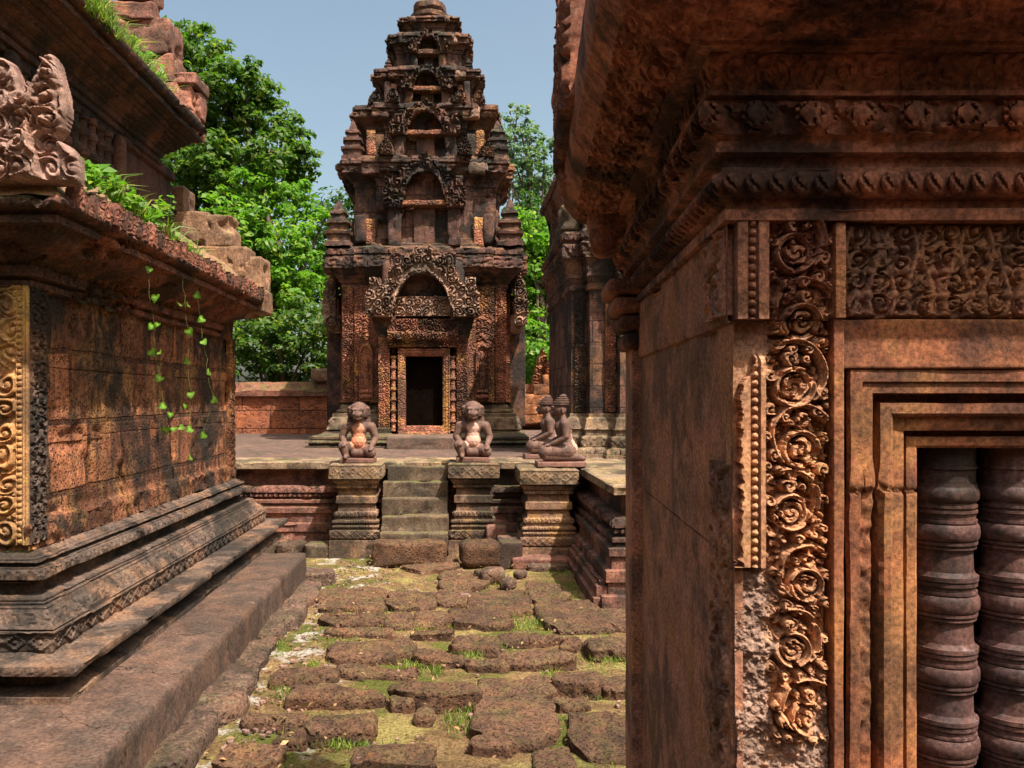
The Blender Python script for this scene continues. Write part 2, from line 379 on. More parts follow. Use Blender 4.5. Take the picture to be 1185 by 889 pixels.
M['baluster'] = stone('smooth_purple_sandstone', (.125, .074, .064), (.07, .048, .044), stain=(.024, .02, .018), stain_amt=.85, streak=.0, lich_amt=.2, lichen=(.40, .38, .42), grain=.0005, scale=2, rough=.5)
M['left_wall'] = stone('pitted_laterite_wall', (.40, .19, .10), (.21, .088, .048), stain=(.026, .02, .016), stain_amt=.92, streak=.7, lich_amt=.12, pit=.02, pit_scale=40, gold=(.52, .28, .09), gold_amt=.4, brick=(.47, .385, .020), bias=.005, vary=.25)
M['left_base'] = stone('grey_moulded_sandstone', (.105, .082, .064), (.048, .039, .033), stain=(.020, .017, .015), stain_amt=.85, bias=.01, streak=.0, lich_amt=.3, lichen=(.24, .20, .14), gold=(.30, .15, .08), gold_amt=.4, grain=.003)
M['left_step'] = stone('worn_step_sandstone', (.145, .10, .074), (.075, .053, .041), stain=(.07, .055, .045), stain_amt=.45, streak=.35, lich_amt=.25, lichen=(.30, .25, .19), grain=.002, brick=(.74, 5, .004))
M['left_cornice'] = stone('red_brown_cornice_sandstone', (.24, .10, .062), (.13, .058, .04), stain_amt=.8, bias=.01, streak=.5, lich_amt=.25, moss=.4, carve=.004, carve_scale=16)
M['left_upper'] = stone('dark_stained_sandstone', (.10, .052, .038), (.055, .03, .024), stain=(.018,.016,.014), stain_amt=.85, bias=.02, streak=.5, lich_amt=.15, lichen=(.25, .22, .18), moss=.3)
M['gold'] = stone('lichen_gold_sandstone', (.37, .225, .095), (.24, .14, .062), stain=(.07, .046, .03), stain_amt=.6, streak=.4, lich_amt=.15, gold=(.44, .30, .085), gold_amt=.6, grain=.002, scale=1.5)
M['naga'] = stone('grey_pink_carved_sandstone', (.42, .29, .235), (.27, .17, .13), stain=(.07, .055, .045), stain_amt=.4, streak=.15, lich_amt=.35, lichen=(.45, .42, .33), grain=.003, scale=2)
M['tan'] = stone('tan_mossy_sandstone', (.32, .21, .125), (.20, .125, .075), stain=(.07, .05, .04), stain_amt=.5, streak=.3, lich_amt=.3, moss=.6, grain=.004)
M['gable_red'] = stone('pink_grey_gable_sandstone', (.34, .17, .12), (.22, .11, .08), stain=(.05, .038, .03), stain_amt=.65, streak=.4, lich_amt=.35, lichen=(.36, .32, .25), moss=.4, grain=.004)
M['tower'] = stone('dark_tower_sandstone', (.175, .102, .082), (.10, .062, .053), stain=(.030, .027, .025), stain_amt=.9, bias=.012, streak=.55, lich_amt=.35, lichen=(.33, .29, .22), gold=(.50, .25, .06), gold_amt=.25, grain=.010, brick=(.47, .26, .008), moss=.25)
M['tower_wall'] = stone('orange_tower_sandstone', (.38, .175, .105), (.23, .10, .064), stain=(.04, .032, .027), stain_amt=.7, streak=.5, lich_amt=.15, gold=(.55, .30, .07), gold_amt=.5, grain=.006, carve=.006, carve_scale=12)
M['tower_pale'] = stone('grey_carved_pediment_stone', (.40, .29, .21), (.25, .165, .115), stain=(.045, .037, .03), stain_amt=.75, streak=.3, lich_amt=.4, grain=.006)
M['ledge'] = stone('lichened_ledge_sandstone', (.24, .19, .125), (.14, .10, .068), stain=(.032, .027, .021), stain_amt=.8, streak=.3, lich_amt=.45, lichen=(.38, .36, .27), gold=(.42, .24, .08), gold_amt=.2, moss=.3, grain=.004)
M['pedestal'] = stone('banded_pedestal_sandstone', (.23, .155, .105), (.13, .08, .056), stain=(.034, .028, .022), stain_amt=.85, streak=.4, lich_amt=.4, lichen=(.50, .47, .30), gold=(.50, .27, .07), gold_amt=.45, grain=.003, moss=.2)
M['step'] = stone('grey_green_step_sandstone', (.145, .115, .075), (.085, .066, .045), stain=(.028, .024, .019), stain_amt=.7, streak=.3, lich_amt=.3, lichen=(.34, .32, .19), moss=.5, grain=.003)
M['plat'] = stone('pink_platform_sandstone', (.24, .12, .09), (.12, .064, .05), stain=(.026, .022, .019), stain_amt=.85, bias=.01, streak=.3, lich_amt=.3, grain=.004, moss=.2)
M['slab'] = stone('grey_paving_sandstone', (.16, .115, .09), (.095, .066, .052), stain=(.06, .05, .04), stain_amt=.5, streak=0, lich_amt=.3, grain=.003)
M['laterite'] = stone('porous_laterite', (.145, .086, .05), (.08, .047, .029), stain=(.04, .03, .022), stain_amt=.35, streak=0, lich_amt=.16, lichen=(.26, .17, .09), pit=.014, pit_scale=44, grain=.006, scale=1.5, moss=.2)
M['enc'] = stone('red_laterite_masonry', (.50, .20, .10), (.33, .125, .065), stain=(.10, .055, .035), stain_amt=.4, streak=.25, lich_amt=.15, grain=.01, brick=(1.15, .36, .014), pit=.02, pit_scale=14)
M['coping'] = stone('dark_laterite_coping', (.24, .11, .07), (.14, .065, .045), stain_amt=.5, streak=.1, lich_amt=.25, grain=.01, moss=.5)
M['ruin'] = stone('orange_brick_ruin', (.66, .32, .14), (.48, .20, .085), stain=(.07, .05, .04), stain_amt=.3, streak=.3, lich_amt=.3, brick=(.5, .2, .012), grain=.01)
M['rubble'] = stone('rubble_footing', (.14, .095, .068), (.08, .055, .04), stain_amt=.6, streak=0, lich_amt=.3, moss=.1, grain=.006, pit=.008, pit_scale=30)
M['black'] = stone('painted_shade_black', (.006, .004, .003), (.004, .003, .002), stain=(.004, .003, .003), stain_amt=.3, streak=0, lich_amt=0)  # near-black colour that stands in for the darkness of deep interiors
M['leaf_tree'] = leafmat('broad_leaf', (.055, .125, .022), (.16, .26, .045))
M['leaf_dark'] = leafmat('dark_leaf', (.03, .085, .016), (.075, .155, .028))
M['leaf_bright'] = leafmat('bright_leaf', (.10, .24, .022), (.20, .36, .04))
M['leaf_far'] = leafmat('pale_far_leaf', (.12, .20, .13), (.20, .30, .17), .35)  # distance haze is mixed into this leaf colour
M['vine'] = leafmat('vine_leaf', (.16, .36, .05), (.26, .48, .10), .4, 20)
M['weed'] = leafmat('weed_leaf', (.12, .22, .03), (.30, .36, .08), .4, 5)
M['dead'] = leafmat('dead_leaf', (.20, .11, .045), (.36, .24, .11), .1, 6)
M['bark'] = stone('grey_bark', (.12, .09, .065), (.07, .052, .04), stain_amt=.3, streak=.4, lich_amt=.3, grain=.01)
M['stem'] = stone('green_stem', (.12, .16, .05), (.08, .10, .03), stain_amt=0, streak=0, lich_amt=0, grain=.001)

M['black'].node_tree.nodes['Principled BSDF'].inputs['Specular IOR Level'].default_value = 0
# ------------------------------------------------------------------ ground
def ground():
    def ax(a, b, st, lo, hi):
        m = list(np.arange(a, b, st)); f = []; q = st; v = b
        while v < hi: f.append(v); q *= 1.35; v += q
        g_ = []; q = st; v = a-st
        while v > lo: g_.append(v); q *= 1.35; v -= q
        return np.array([lo]+g_[::-1]+m+f+[hi])
    xs = ax(-1.6, 1.6, .02, -400, 400); ys = ax(3.2, 9.2, .025, -60, 700)
    X, Y = np.meshgrid(xs, ys); near = sm(14, 9, np.abs(Y-5)+np.abs(X))
    Z = (fbm(X*1.3, Y*1.3, X*0, 4, 2)-.5)*.07*near+(fbm(X*9, Y*9, X*0, 3, 4)-.5)*.022*near-.012*near
    V = np.stack([X, Y, Z], -1); i = np.arange(X.size).reshape(X.shape)
    Q = np.stack([i[:-1, :-1].ravel(), i[:-1, 1:].ravel(), i[1:, 1:].ravel(), i[1:, :-1].ravel()], -1)
    g = G('sandy_mossy_earth'); co = g.n('ShaderNodeTexCoord').outputs['Object']
    a = g.noise(co, 1.4, 8, .65); b = g.noise(co, 5, 8, .7); c = g.noise(co, 60, 8, .8); e = g.noise(g.map(co, (1, 1, 1), (4, 9, 1)), 2.1, 8, .7)
    col = g.mix(g.ramp(b, .35, .65), (.35, .225, .105), (.21, .125, .062))
    col = g.mix(g.math('MULTIPLY', g.ramp(e, .50, .60), .85), col, (.42, .34, .12))
    col = g.mix(g.math('MULTIPLY', g.ramp(a, .47, .58), .85), col, (.125, .15, .028))
    col = g.mix(g.math('MULTIPLY', g.ramp(g.noise(g.map(co, (1, 1, 1), (2, 1, 7)), 3.7, 8, .75), .57, .64), .8), col, (.10, .06, .035))
    sx = g.n('ShaderNodeSeparateXYZ'); g.l(co, sx.inputs[0])
    strip = g.math('MULTIPLY', g.ramp(sx.outputs[0], -.55, -.85), g.ramp(g.noise(co, 4.2, 7, .7), .53, .60))
    col = g.mix(g.math('MULTIPLY', strip, .9), col, (.58, .52, .45))
    col = g.mix(1., col, g.mix(g.ramp(c, .32, .68), (.40, .38, .36), (1.6, 1.6, 1.6)), 'MULTIPLY')
    ln = g.n('ShaderNodeVectorMath', operation='LENGTH'); g.l(co, ln.inputs[0]); col = g.mix(g.ramp(ln.outputs['Value'], 10, 13), col, (.055, .045, .025))
    sy = g.ramp(sx.outputs[1], 2.4, 1.2); col = g.mix(sy, col, (.14, .085, .05))
    nr = g.bump(g.math('ADD', b, g.math('MULTIPLY', c, .8)), .05)
    bs = g.n('ShaderNodeBsdfPrincipled'); bs.inputs['Roughness'].default_value = .95; bs.inputs['Specular IOR Level'].default_value = .1
    g.l(col, bs.inputs['Base Color']); g.l(nr, bs.inputs['Normal']); g.l(bs.outputs[0], g.out.inputs[0])
    struct('ground', mk('ground', V, Q, sharp=0), g.m)
ground()

# unseen forest round the precinct, added to cut low sky light
def forest():
    a = np.linspace(R(-215), R(38), 150); z = np.linspace(-.2, 13, 26); A, Z = np.meshgrid(a, z)
    rr = 25+5*(fbm(A*9, Z*.35, A*0, 4, 5)-.5)*2-2.5*np.sin(np.clip(Z/13, 0, 1)*3.1); Z = Z+2.5*(fbm(A*7, Z*.1, A*0+3, 3)-.5)*(Z > 6)
    V = np.stack([np.cos(A)*rr, np.sin(A)*rr+4, Z], -1); i = np.arange(A.size).reshape(A.shape)
    Q = np.stack([i[:-1, :-1].ravel(), i[1:, :-1].ravel(), i[1:, 1:].ravel(), i[:-1, 1:].ravel()], -1)
    struct('forest', mk('forest', V, Q, sharp=0), M['leaf_dark'], 'stuff')
forest()
# ------------------------------------------------------------------ left building
YN, YF, XW = 4.09, 7.77, -2.15
LB = thing('temple_gallery', 'long red temple building on the left with pitted wall and weedy eaves', 'temple building', (-3, 5.8, 0))
path = [(-5.2, YN), (XW, YN), (XW, YF), (-5.2, YF)]
part('plinth_step', sweep('plinth_step', [(-5.2, 1.9), (-1.36, 1.9), (-1.36, 7.35), (-5.2, 7.35)],
     [(0.01, -.05), (0.0, .262), (-.012, .276), (-.7, .278)], ds=.04, dz=.03, noise=.007, ns=3, chip=.012), M['left_step'], LB)
part('base_moulding', sweep('base_moulding', path, [(.30, .27), (.41, .275), (.41, .31), (.34, .33), (.30, .335), (.30, .415), (.45, .42), (.45, .46, ('lozenge', .006, .09)), (.26, .463),
     (.265, .475), (.262, .555, ('lozenge', .010, .105)), (.275, .558), (.275, .566), (.262, .568), (.262, .575), (.268, .577), (.262, .584), (.25, .588), (.205, .64, ('scroll', .013, .075)), (.19, .655), (.195, .657), (.19, .664), (.175, .667), (.18, .672), (.18, .68), (.17, .683), (.175, .69), (.172, .70), (.08, .703), (.08, .755),
     (.12, .76), (.12, .768), (.11, .77), (.11, .775), (.14, .782), (.14, .822, ('petal', .018, .05)), (.115, .825), (.115, .832), (.085, .835), (.085, .85), (.105, .853), (.108, .862, ('bead', .006, .025)), (.10, .864), (.10, .872), (.075, .875), (.07, .885), (.04, .90)], ds=.011, dz=.009, noise=.006, chip=.012, ns=7), M['left_base'], LB)
part('wall', sweep('wall', path, [(.035, .90), (.03, 1.03, ('leaf', .012, .10)), (.012, 1.035), (0, 1.05), (0, 1.435), (-.006, 1.44), (0, 1.445), (.0, 1.81), (-.006, 1.815), (0.004, 1.82), (0.004, 2.21)],
     ds=.025, dz=.02, noise=.014, ns=7, chip=.02), M['left_wall'], LB)
epath = [(-5.2, YN), (XW, YN), (XW, YF-.42), (-5.2, YF-.42)]
part('wall_top', block('wall_top', (XW-1.5, YF-.24, 2.36), (3.06, .50, .34), n=14, rnd=.03, noise=.03, ns=5, chip=.05), M['left_cornice'], LB)
part('cornice', sweep('cornice', epath, [(.004, 2.20), (.04, 2.205), (.04, 2.235), (.02, 2.24), (.02, 2.255), (.06, 2.26), (.07, 2.305, ('petal', .008, .05)), (.05, 2.312), (.06, 2.33), (.11, 2.36), (.20, 2.385), (.25, 2.42), (.27, 2.46),
     (.31, 2.465), (.31, 2.50), (.29, 2.505), (.30, 2.52), (.34, 2.525), (.36, 2.56, ('bead', .01, .06)), (.33, 2.585)], ds=.014, dz=.010, noise=.012, chip=.05, ns=7), M['left_cornice'], LB)
part('lower_roof', sweep('lower_roof', epath, [(.33, 2.58), (.24, 2.68), (.05, 2.86), (-.2, 3.04), (-.44, 3.16)], ds=.05, dz=.04, noise=.03, ns=6), M['tan'], LB)
# row of leaf-shaped antefixes standing on the eave
def antefix_me(w, h, d):
    def fn(X, Z):
        u, v = (X-w/2)/(w/2), Z/h; e = 1-np.abs(u)/np.clip(np.sin(np.pi*np.clip(v*.72+.25, 0, 1))**.8, .04, 1)
        return d*.5*sm(0, .8, e)+d*.3*sm(.25, .1, np.abs(e-.45)), e > 0
    nx, nz = 13, 15; X, Z = np.meshgrid(np.linspace(0, w, nx), np.linspace(0, h, nz)); H, m_ = fn(X, Z)
    V, Q = relief_arr(H, m_, 0, w/(nx-1), 0, h/(nz-1), d*.5, (0, -w/2, 0), (0, 1, 0), (1, 0, 0)); return mk('antefix', V, Q)
ame = [antefix_me(.095, .13, .05), antefix_me(.10, .115, .05), antefix_me(.085, .10, .045)]
for k in range(36):
    y = 3.86+k*.107
    if y > 7.62 or random.random() < .08: continue
    o = part('antefix', ame[random.randrange(3)], M['left_cornice'], LB, at=(XW+.34+random.uniform(-.01, .01), y, 2.555)); o.rotation_euler = (random.uniform(-.12, .12), random.uniform(-.1, .12), 0)
# carved pilasters at the near and far corner
def pil(X, Z):
    h = scroll_field(X+.02, Z, .125, 2); x = X-.34
    return np.where(x > -.005, np.where((x > .0) & (x < .03), .004+.012*orn('bead', Z, x/.03, .03), .012+.003*np.sin(x*400)), .0+.034*h), None
part('pilaster', relief('pilaster', pil, .40, 1.28, .005, .05, (XW-.37, YN-.03, .93)), M['gold'], LB, 'gold lichened carved pilaster')
part('pilaster', relief('pilaster', lambda X, Z: (.02*scroll_field(X, Z, .07, 3), None), .15, 1.28, .006, .03, (XW+.032, YN-.028, .93), (0, 1, 0), (1, 0, 0)), M['left_base'], LB)
part('pilaster', relief('pilaster', lambda X, Z: (.018*scroll_field(X, Z, .08, 4), None), .17, 1.28, .008, .03, (XW+.03, YF-.16, .93), (0, 1, 0), (1, 0, 0)), M['left_wall'], LB)
# upper storey
XU = -2.6
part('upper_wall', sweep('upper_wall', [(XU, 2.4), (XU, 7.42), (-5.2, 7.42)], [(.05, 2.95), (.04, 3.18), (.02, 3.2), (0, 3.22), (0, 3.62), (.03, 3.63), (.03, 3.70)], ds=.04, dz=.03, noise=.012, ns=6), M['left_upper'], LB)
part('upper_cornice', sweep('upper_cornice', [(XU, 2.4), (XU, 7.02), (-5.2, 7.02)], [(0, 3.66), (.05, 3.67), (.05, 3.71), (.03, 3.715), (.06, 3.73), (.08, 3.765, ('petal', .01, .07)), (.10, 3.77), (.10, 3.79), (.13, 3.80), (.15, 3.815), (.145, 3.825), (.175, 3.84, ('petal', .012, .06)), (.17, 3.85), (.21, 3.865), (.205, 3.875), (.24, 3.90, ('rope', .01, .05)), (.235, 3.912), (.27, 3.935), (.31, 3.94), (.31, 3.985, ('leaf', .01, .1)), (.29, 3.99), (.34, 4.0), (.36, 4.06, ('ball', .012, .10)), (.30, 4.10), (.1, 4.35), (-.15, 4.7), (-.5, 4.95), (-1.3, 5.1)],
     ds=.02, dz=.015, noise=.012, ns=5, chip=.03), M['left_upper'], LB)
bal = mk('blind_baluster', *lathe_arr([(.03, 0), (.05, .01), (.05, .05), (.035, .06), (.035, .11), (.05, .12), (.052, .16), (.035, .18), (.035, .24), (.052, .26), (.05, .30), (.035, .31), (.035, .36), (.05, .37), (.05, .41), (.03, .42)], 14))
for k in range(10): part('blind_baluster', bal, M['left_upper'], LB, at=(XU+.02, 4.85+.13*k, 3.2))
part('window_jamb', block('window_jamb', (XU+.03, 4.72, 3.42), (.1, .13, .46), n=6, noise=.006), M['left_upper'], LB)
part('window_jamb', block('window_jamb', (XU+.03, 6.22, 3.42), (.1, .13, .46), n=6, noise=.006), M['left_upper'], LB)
# stones of the two ruined gable ends
def gstone(px0, py0, px1, py1, Y, dy, mat, seed, lab=None):
    x0, _, z1 = P(px0, py0, Y); x1, _, z0 = P(px1, py1, Y)
    part('gable_stone', block('gable_stone', ((x0+x1)/2, Y+dy/2, (z0+z1)/2), (x1-x0, dy, z1-z0-.004), n=16, rnd=.018, noise=.02, ns=7, seed=seed, chip=.045, plan=0), M[mat], LB, lab)
for i, q in enumerate(((132, -52, 172, -2), (112, 0, 178, 22), (128, 20, 196, 62), (160, 60, 200, 96), (176, 94, 224, 128), (198, 82, 226, 97), (150, 96, 182, 128), (176, 126, 222, 150), (120, 62, 162, 98))): gstone(*q, 7.05, .38, 'gable_red', 10+i)
for i, q in enumerate(((197, 214, 213, 246), (200, 244, 240, 286), (236, 248, 268, 286), (202, 284, 266, 326), (262, 284, 286, 322), (282, 296, 303, 338), (214, 322, 292, 366), (284, 334, 306, 362))): gstone(*q, 7.55, .34, 'tan', 30+i)
# naga pediment end above the near corner
def naga(X, Z):
    x, y = X/.00395-38, 212-Z/.00395
    a = [(-40, 213), (-40, 120), (-30, 70), (-10, 62), (0, 65), (12, 70), (20, 86), (26, 104), (36, 110), (40, 92), (48, 78), (57, 58), (66, 70), (71, 90), (76, 108), (78, 130), (73, 150), (64, 160), (80, 168), (91, 182), (91, 213)]
    m = inpoly(x, y, a)
    b = inpoly(x, y, [(22, 213), (18, 185), (30, 160), (26, 130), (34, 112), (42, 100), (46, 120), (38, 140), (44, 165), (50, 190), (52, 213)])
    c = inpoly(x, y, [(46, 110), (58, 72), (70, 100), (70, 135), (60, 150), (48, 140)])
    h = .012+.03*scroll_field(X, Z, .11, 6)+.05*b+.03*c-.06*(np.hypot(x-58, (y-168)*.9) < 9)-.05*(np.hypot(x-12, y-182) < 8)-.05*(np.hypot(x-30, y-150) < 5)
    h += .025*sm(14, 6, np.abs(np.hypot(x-20, y-150)-30))+.02*(fbm(X*30, Z*30, X*0, 3)-.5)
    h += .02*np.sin(y*.45+x*.2)*c
    e = m.astype(float)
    for _ in range(7):
        e = np.pad(e, 1); e = (e[1:-1, 1:-1]+e[:-2, 1:-1]+e[2:, 1:-1]+e[1:-1, :-2]+e[1:-1, 2:])/5
    h = (h+.05)*(.15+.85*sm(.45, 1.0, e))-.05*1
    return h, m
part('naga_finial', relief('naga_finial', naga, .515, .62, .0046, .07, (PX(-38, 3.75), 3.75, PZ(212, 3.75)), sharp=55), M['naga'], LB)
# rough footing stones along the step
y = 3.0; k = 0
while y < 7.3:
    L = random.uniform(.35, .75); w = random.uniform(.16, .24)
    part('footing_stone', block('footing_stone', (-1.31+random.uniform(-.02, .02), y+L/2, -.02), (w+.06, L*1.04, .14+random.uniform(0, .06)), rnd=.05, noise=.05, ns=6, n=18, seed=50+k, plan=.2, chip=.02), M['rubble'], LB)
    y += L; k += 1
part('footing_stone', block('footing_stone', (-1.36, 7.42, .03), (.5, .3, .16), rnd=.05, noise=.03, n=12, seed=77, plan=.1), M['rubble'], LB)

# ------------------------------------------------------------------ right building
Y1, X1 = 1.6, .539; X2, Y2 = .678, 3.14
RB = thing('temple_annex', 'red sandstone temple building on the right with baluster window and carved corner scroll', 'temple building', (1.2, 2.2, 0))
SD = np.array((X2-X1, Y2-Y1)); SL = np.linalg.norm(SD); SD /= SL; SN = np.array((-SD[1], SD[0]))
rpath = [(3.2, 2.32), (1.12, 2.32), (1.12, Y2), (X2, Y2), (X1, Y1), (3.2, Y1)]
part('base_moulding', sweep('base_moulding', rpath, [(.05, -.36), (.05, -.10), (.03, -.09), (.03, .0), (.0, .02), (.0, .24)], ds=.03, dz=.02, noise=.008), M['red_near'], RB)
part('wall', sweep('wall', rpath[:5], [(0, .22), (0, .80), (-.008, .803), (0, .806), (0, 1.328), (-.008, 1.332), (.003, 1.336), (.003, 1.80)], ds=.012, dz=.012, noise=.006, ns=9, chip=.010), M['red_near'], RB)
part('capital_band', sweep('capital_band', rpath[:5], [(0, 1.797), (.010, 1.80), (.013, 1.815), (.013, 1.99), (0, 1.995)], ds=.015, dz=.015, noise=.004, ns=5, chip=.012), M['red_near'], RB)
part('cornice', sweep('cornice', rpath[3:], [(.0, 1.992), (.024, 1.994), (.025, 2.015), (.008, 2.019), (.008, 2.036), (.028, 2.04), (.032, 2.085, ('slash', .026, .042)), (.03, 2.092), (.022, 2.095), (.022, 2.112), (.045, 2.118), (.045, 2.14), (.055, 2.148), (.055, 2.212, ('lotus', .034, .094)),
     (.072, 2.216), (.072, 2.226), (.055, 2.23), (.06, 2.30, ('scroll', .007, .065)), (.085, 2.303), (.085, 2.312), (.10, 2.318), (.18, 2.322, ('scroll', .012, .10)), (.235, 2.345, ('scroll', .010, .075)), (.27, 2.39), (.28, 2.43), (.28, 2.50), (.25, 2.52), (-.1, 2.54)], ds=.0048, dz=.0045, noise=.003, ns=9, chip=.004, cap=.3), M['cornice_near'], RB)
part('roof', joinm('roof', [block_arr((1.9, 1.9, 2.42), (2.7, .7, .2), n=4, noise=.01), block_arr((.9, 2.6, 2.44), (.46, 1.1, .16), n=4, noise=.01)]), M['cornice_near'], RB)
# carved eave crests along the side
def crest(X, Z, w=.30, h=.50):
    u, v = (X-w/2)/(w/2), Z/h; e = 1-np.abs(u)/np.clip((1-v**3)*1.0, .02, 1)*1.0
    return .02+.03*scroll_field(X, Z, .10, 4)*sm(0, .2, e), e > 0.02
for k in range(3):
    t = .55+k*.27; q = np.array((X1, Y1))+SD*(t)+SN*.27
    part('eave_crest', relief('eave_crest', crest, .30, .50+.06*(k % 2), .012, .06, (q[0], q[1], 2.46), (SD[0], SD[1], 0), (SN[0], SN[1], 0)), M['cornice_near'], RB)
for k, (t, z, d, s) in enumerate(((1.34, 2.54, .28, .26), (1.36, 2.80, .29, .28), (1.36, 3.06, .27, .24), (1.10, 2.72, .26, .26), (1.43, 2.30, .16, .2))):
    q = np.array((X1, Y1))+SD*t+SN*(d-.07)
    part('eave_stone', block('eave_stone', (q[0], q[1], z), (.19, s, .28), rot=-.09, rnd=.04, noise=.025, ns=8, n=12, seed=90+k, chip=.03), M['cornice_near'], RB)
# far corner pilaster with moulded capital
q = np.array((X1, Y1))+SD*(SL-.10)+SN*.008
part('corner_pilaster', block('corner_pilaster', (q[0], q[1], 1.02), (.06, .20, 1.62), rot=-.09, rnd=.006, noise=.004, n=14, seed=5), M['red_near'], RB)
for k, (z, d, hh) in enumerate(((1.86, .022, .06), (1.925, .04, .055), (1.985, .062, .06), (2.05, .085, .06))):
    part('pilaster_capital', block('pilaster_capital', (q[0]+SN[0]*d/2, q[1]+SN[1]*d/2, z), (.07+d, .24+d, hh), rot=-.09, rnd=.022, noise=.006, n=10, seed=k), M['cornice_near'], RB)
# carved vertical strip on the side beside the corner
def sstrip(X, Z): return .003+.012*scroll_field(X, Z, .085, 8)*sm(.0, .02, X)*sm(.17, .15, X), None
part('side_relief', relief('side_relief', sstrip, .16, .80, .0035, .02, (X1+SD[0]*.012+SN[0]*.001, Y1+SD[1]*.012+SN[1]*.001, .72), (SD[0], SD[1], 0), (SN[0], SN[1], 0)), M['red_near'], RB)
part('side_relief', relief('side_relief', sstrip, .16, .17, .0035, .02, (X1+SD[0]*.012+SN[0]*.014, Y1+SD[1]*.012+SN[1]*.014, 1.815), (SD[0], SD[1], 0), (SN[0], SN[1], 0)), M['red_near'], RB)
part('added_sky_blocker', sweep('added_sky_blocker', [(6, -2.6), (-4, -2.6), (-4, -5), (6, -5)], [(.1, -.36), (.1, .2), (0, .25), (0, 2.2), (.1, 2.3), (.3, 2.6), (.3, 2.9), (0, 3.3), (-1.2, 3.9)], closed=True, ds=.2, dz=.08, noise=.01), M['red_near'], RB)  # unseen block added behind the camera to cut sky and bounce fill
# corner pilaster relief, in photo pixels (1 px = 1.684 mm)
K = Y1/F
def medallion(x, y, cx, cy, R0, ch, seed):
    k0 = R0/27; dx, dy = (x-cx)*ch/k0, (y-cy)/k0; r = np.hypot(dx, dy); tt = np.arctan2(dy, dx)
    # vine: a stalk that climbs over the small disc and curls into the big one
    ax, ay = dx+1.5, dy+10; ra = np.hypot(ax*1.02, ay*.95); th = (np.arctan2(-ay, -ax)+.7) % (2*math.pi)
    Ro = 36.5-3.6*np.clip(th-2.8, 0, 9)+.5*np.sin(th*5+seed); lobe = np.sin(th*11+seed)*(th < 3.9)
    w_ = np.where(ra > Ro, 4.2+1.6*lobe, 3.6)
    arch = sm(1.0, .72, np.abs(ra-Ro)/w_)*(th < 4.7)*(.74+.26*sm(1.2, .5, np.abs(ra-Ro-1.2)))
    ring = sm(3.6, 2.7, np.abs(r-19))*(.82+.18*sm(1.3, .5, np.abs(r-20)))
    o = np.maximum(arch, ring)
    sw = (r/8.5-2*tt/(2*math.pi)+seed*.37) % 1; lf = np.sin(tt*5+seed*2+r*.3)
    o = np.maximum(o, np.where(r < 12.6+1.2*lf, .52+.40*sm(.12, .22, np.abs(sw-.5)), 0))
    for (ox, oy, rr) in ((-3, -30, 9), (29, 6, 7.5), (-25, -12, 7), (24, 25, 7), (-25, 23, 7.5), (-36, 8, 6), (38, -14, 6), (9, 31, 6), (-10, 31, 5.5), (37, 19, 5), (-37, -22, 5), (12, -29, 4.5), (36, 32, 5), (-35, 32, 5)):
        ex, ey = dx-ox, dy-oy; q = np.hypot(ex, ey)/(rr*(1+.10*np.sin(np.arctan2(ey, ex)*3+ox)))
        sp = (q*1.25+ch*np.arctan2(ey, ex)/(2*math.pi)+seed*.3) % 1
        o = np.maximum(o, np.where(q < 1, (.55+.40*sm(.12, .24, np.abs(sp-.5)))*sm(1, .88, q), 0))
    return o
MED = [(917, 294, 29, 1), (926, 373, 27, -1), (920, 448, 30, 1), (927, 520, 28, -1), (916, 593, 27, 1), (933, 677, 25, -1), (918, 752, 26, 1), (935, 832, 25, -1)]
def pilf(px0, py1):
    def fn(X, Z):
        x = px0+X/K; y = py1-Z/K
        v = 0*x
        for i, (cx, cy, r0, ch) in enumerate(MED): v = np.maximum(v, medallion(x, y, cx, cy, r0, ch, i))
        small = sm(.54, .62, fbm(x/7, y/7, x*0, 2, 3))*.45; v = np.maximum(v, small*sm(.25, .0, v))*sm(961, 957, x)
        up = y < 371
        v = v*(1-.45*sm(.56, .66, fbm(x/9+3, y/9, x*0, 4, 21))); field = -.034+.042*v+.005*(fbm(x/3.5, y/3.5, x*0, 4, 1)-.5)
        fade = sm(884, 890, x+2.5*np.sin(y*.3)); xs0 = np.where(up, 854, 860)
        bx = np.where(up, 868., 874.); bu = np.abs(((y % 10.2)-5.1)); br = np.hypot(x-bx, bu)/4.5
        strip = np.where(np.abs(x-bx) < 6, -.008+.013*np.sqrt(np.clip(1-br*br, 0, 1)), .004)
        edge = 858+16*sm(446, 428, y)+2.2*(fbm(x*0, y/6, x*0, 3, 8)-.5)*4
        rough = (fbm(x/26, y/26, x*0, 6, 4)-.5)*.034+(fbm(x/5, y/5, x*0, 4, 14)-.5)*.012
        low = sm(654, 660, y+2*(fbm(x/8, y*0, x*0, 2)-.5))
        h = np.where(x < 886, np.where(up | (low < .5), strip, -.016+rough), field)
        wear = sm(640, 690, y)*sm(906, 890, x+26*(fbm(y/22, x/40, x*0, 3, 6)-.5)); h = np.where(x >= 886, h*(1-wear)+wear*(-.016+rough), h)
        wear2 = np.maximum(sm(770, 840, y)*sm(940, 952, x-22*(fbm(y/18, x/30, x*0, 3, 7)-.5)*2), sm(852, 872, y)); h = h*(1-wear2)+wear2*(-.017+rough)
        wear3 = (~up)*sm(420, 404, y)*sm(900, 893, x+10*(fbm(x/9, y/9, x*0, 3, 9)-.5)); h = h*(1-wear3)+wear3*(-.022)
        out = (~up) & (y < 656) & (y > 404) & (x < edge); h = np.where(out, -.020, h)
        fn.wear = np.maximum(np.maximum(wear, wear2)*(1-.5*sm(.3, .6, v)), np.where((x < 886) & (~up) & (low >= .5), 1, 0)); fn.wear = np.maximum(fn.wear, wear3*.6)
        return h, None
    return fn
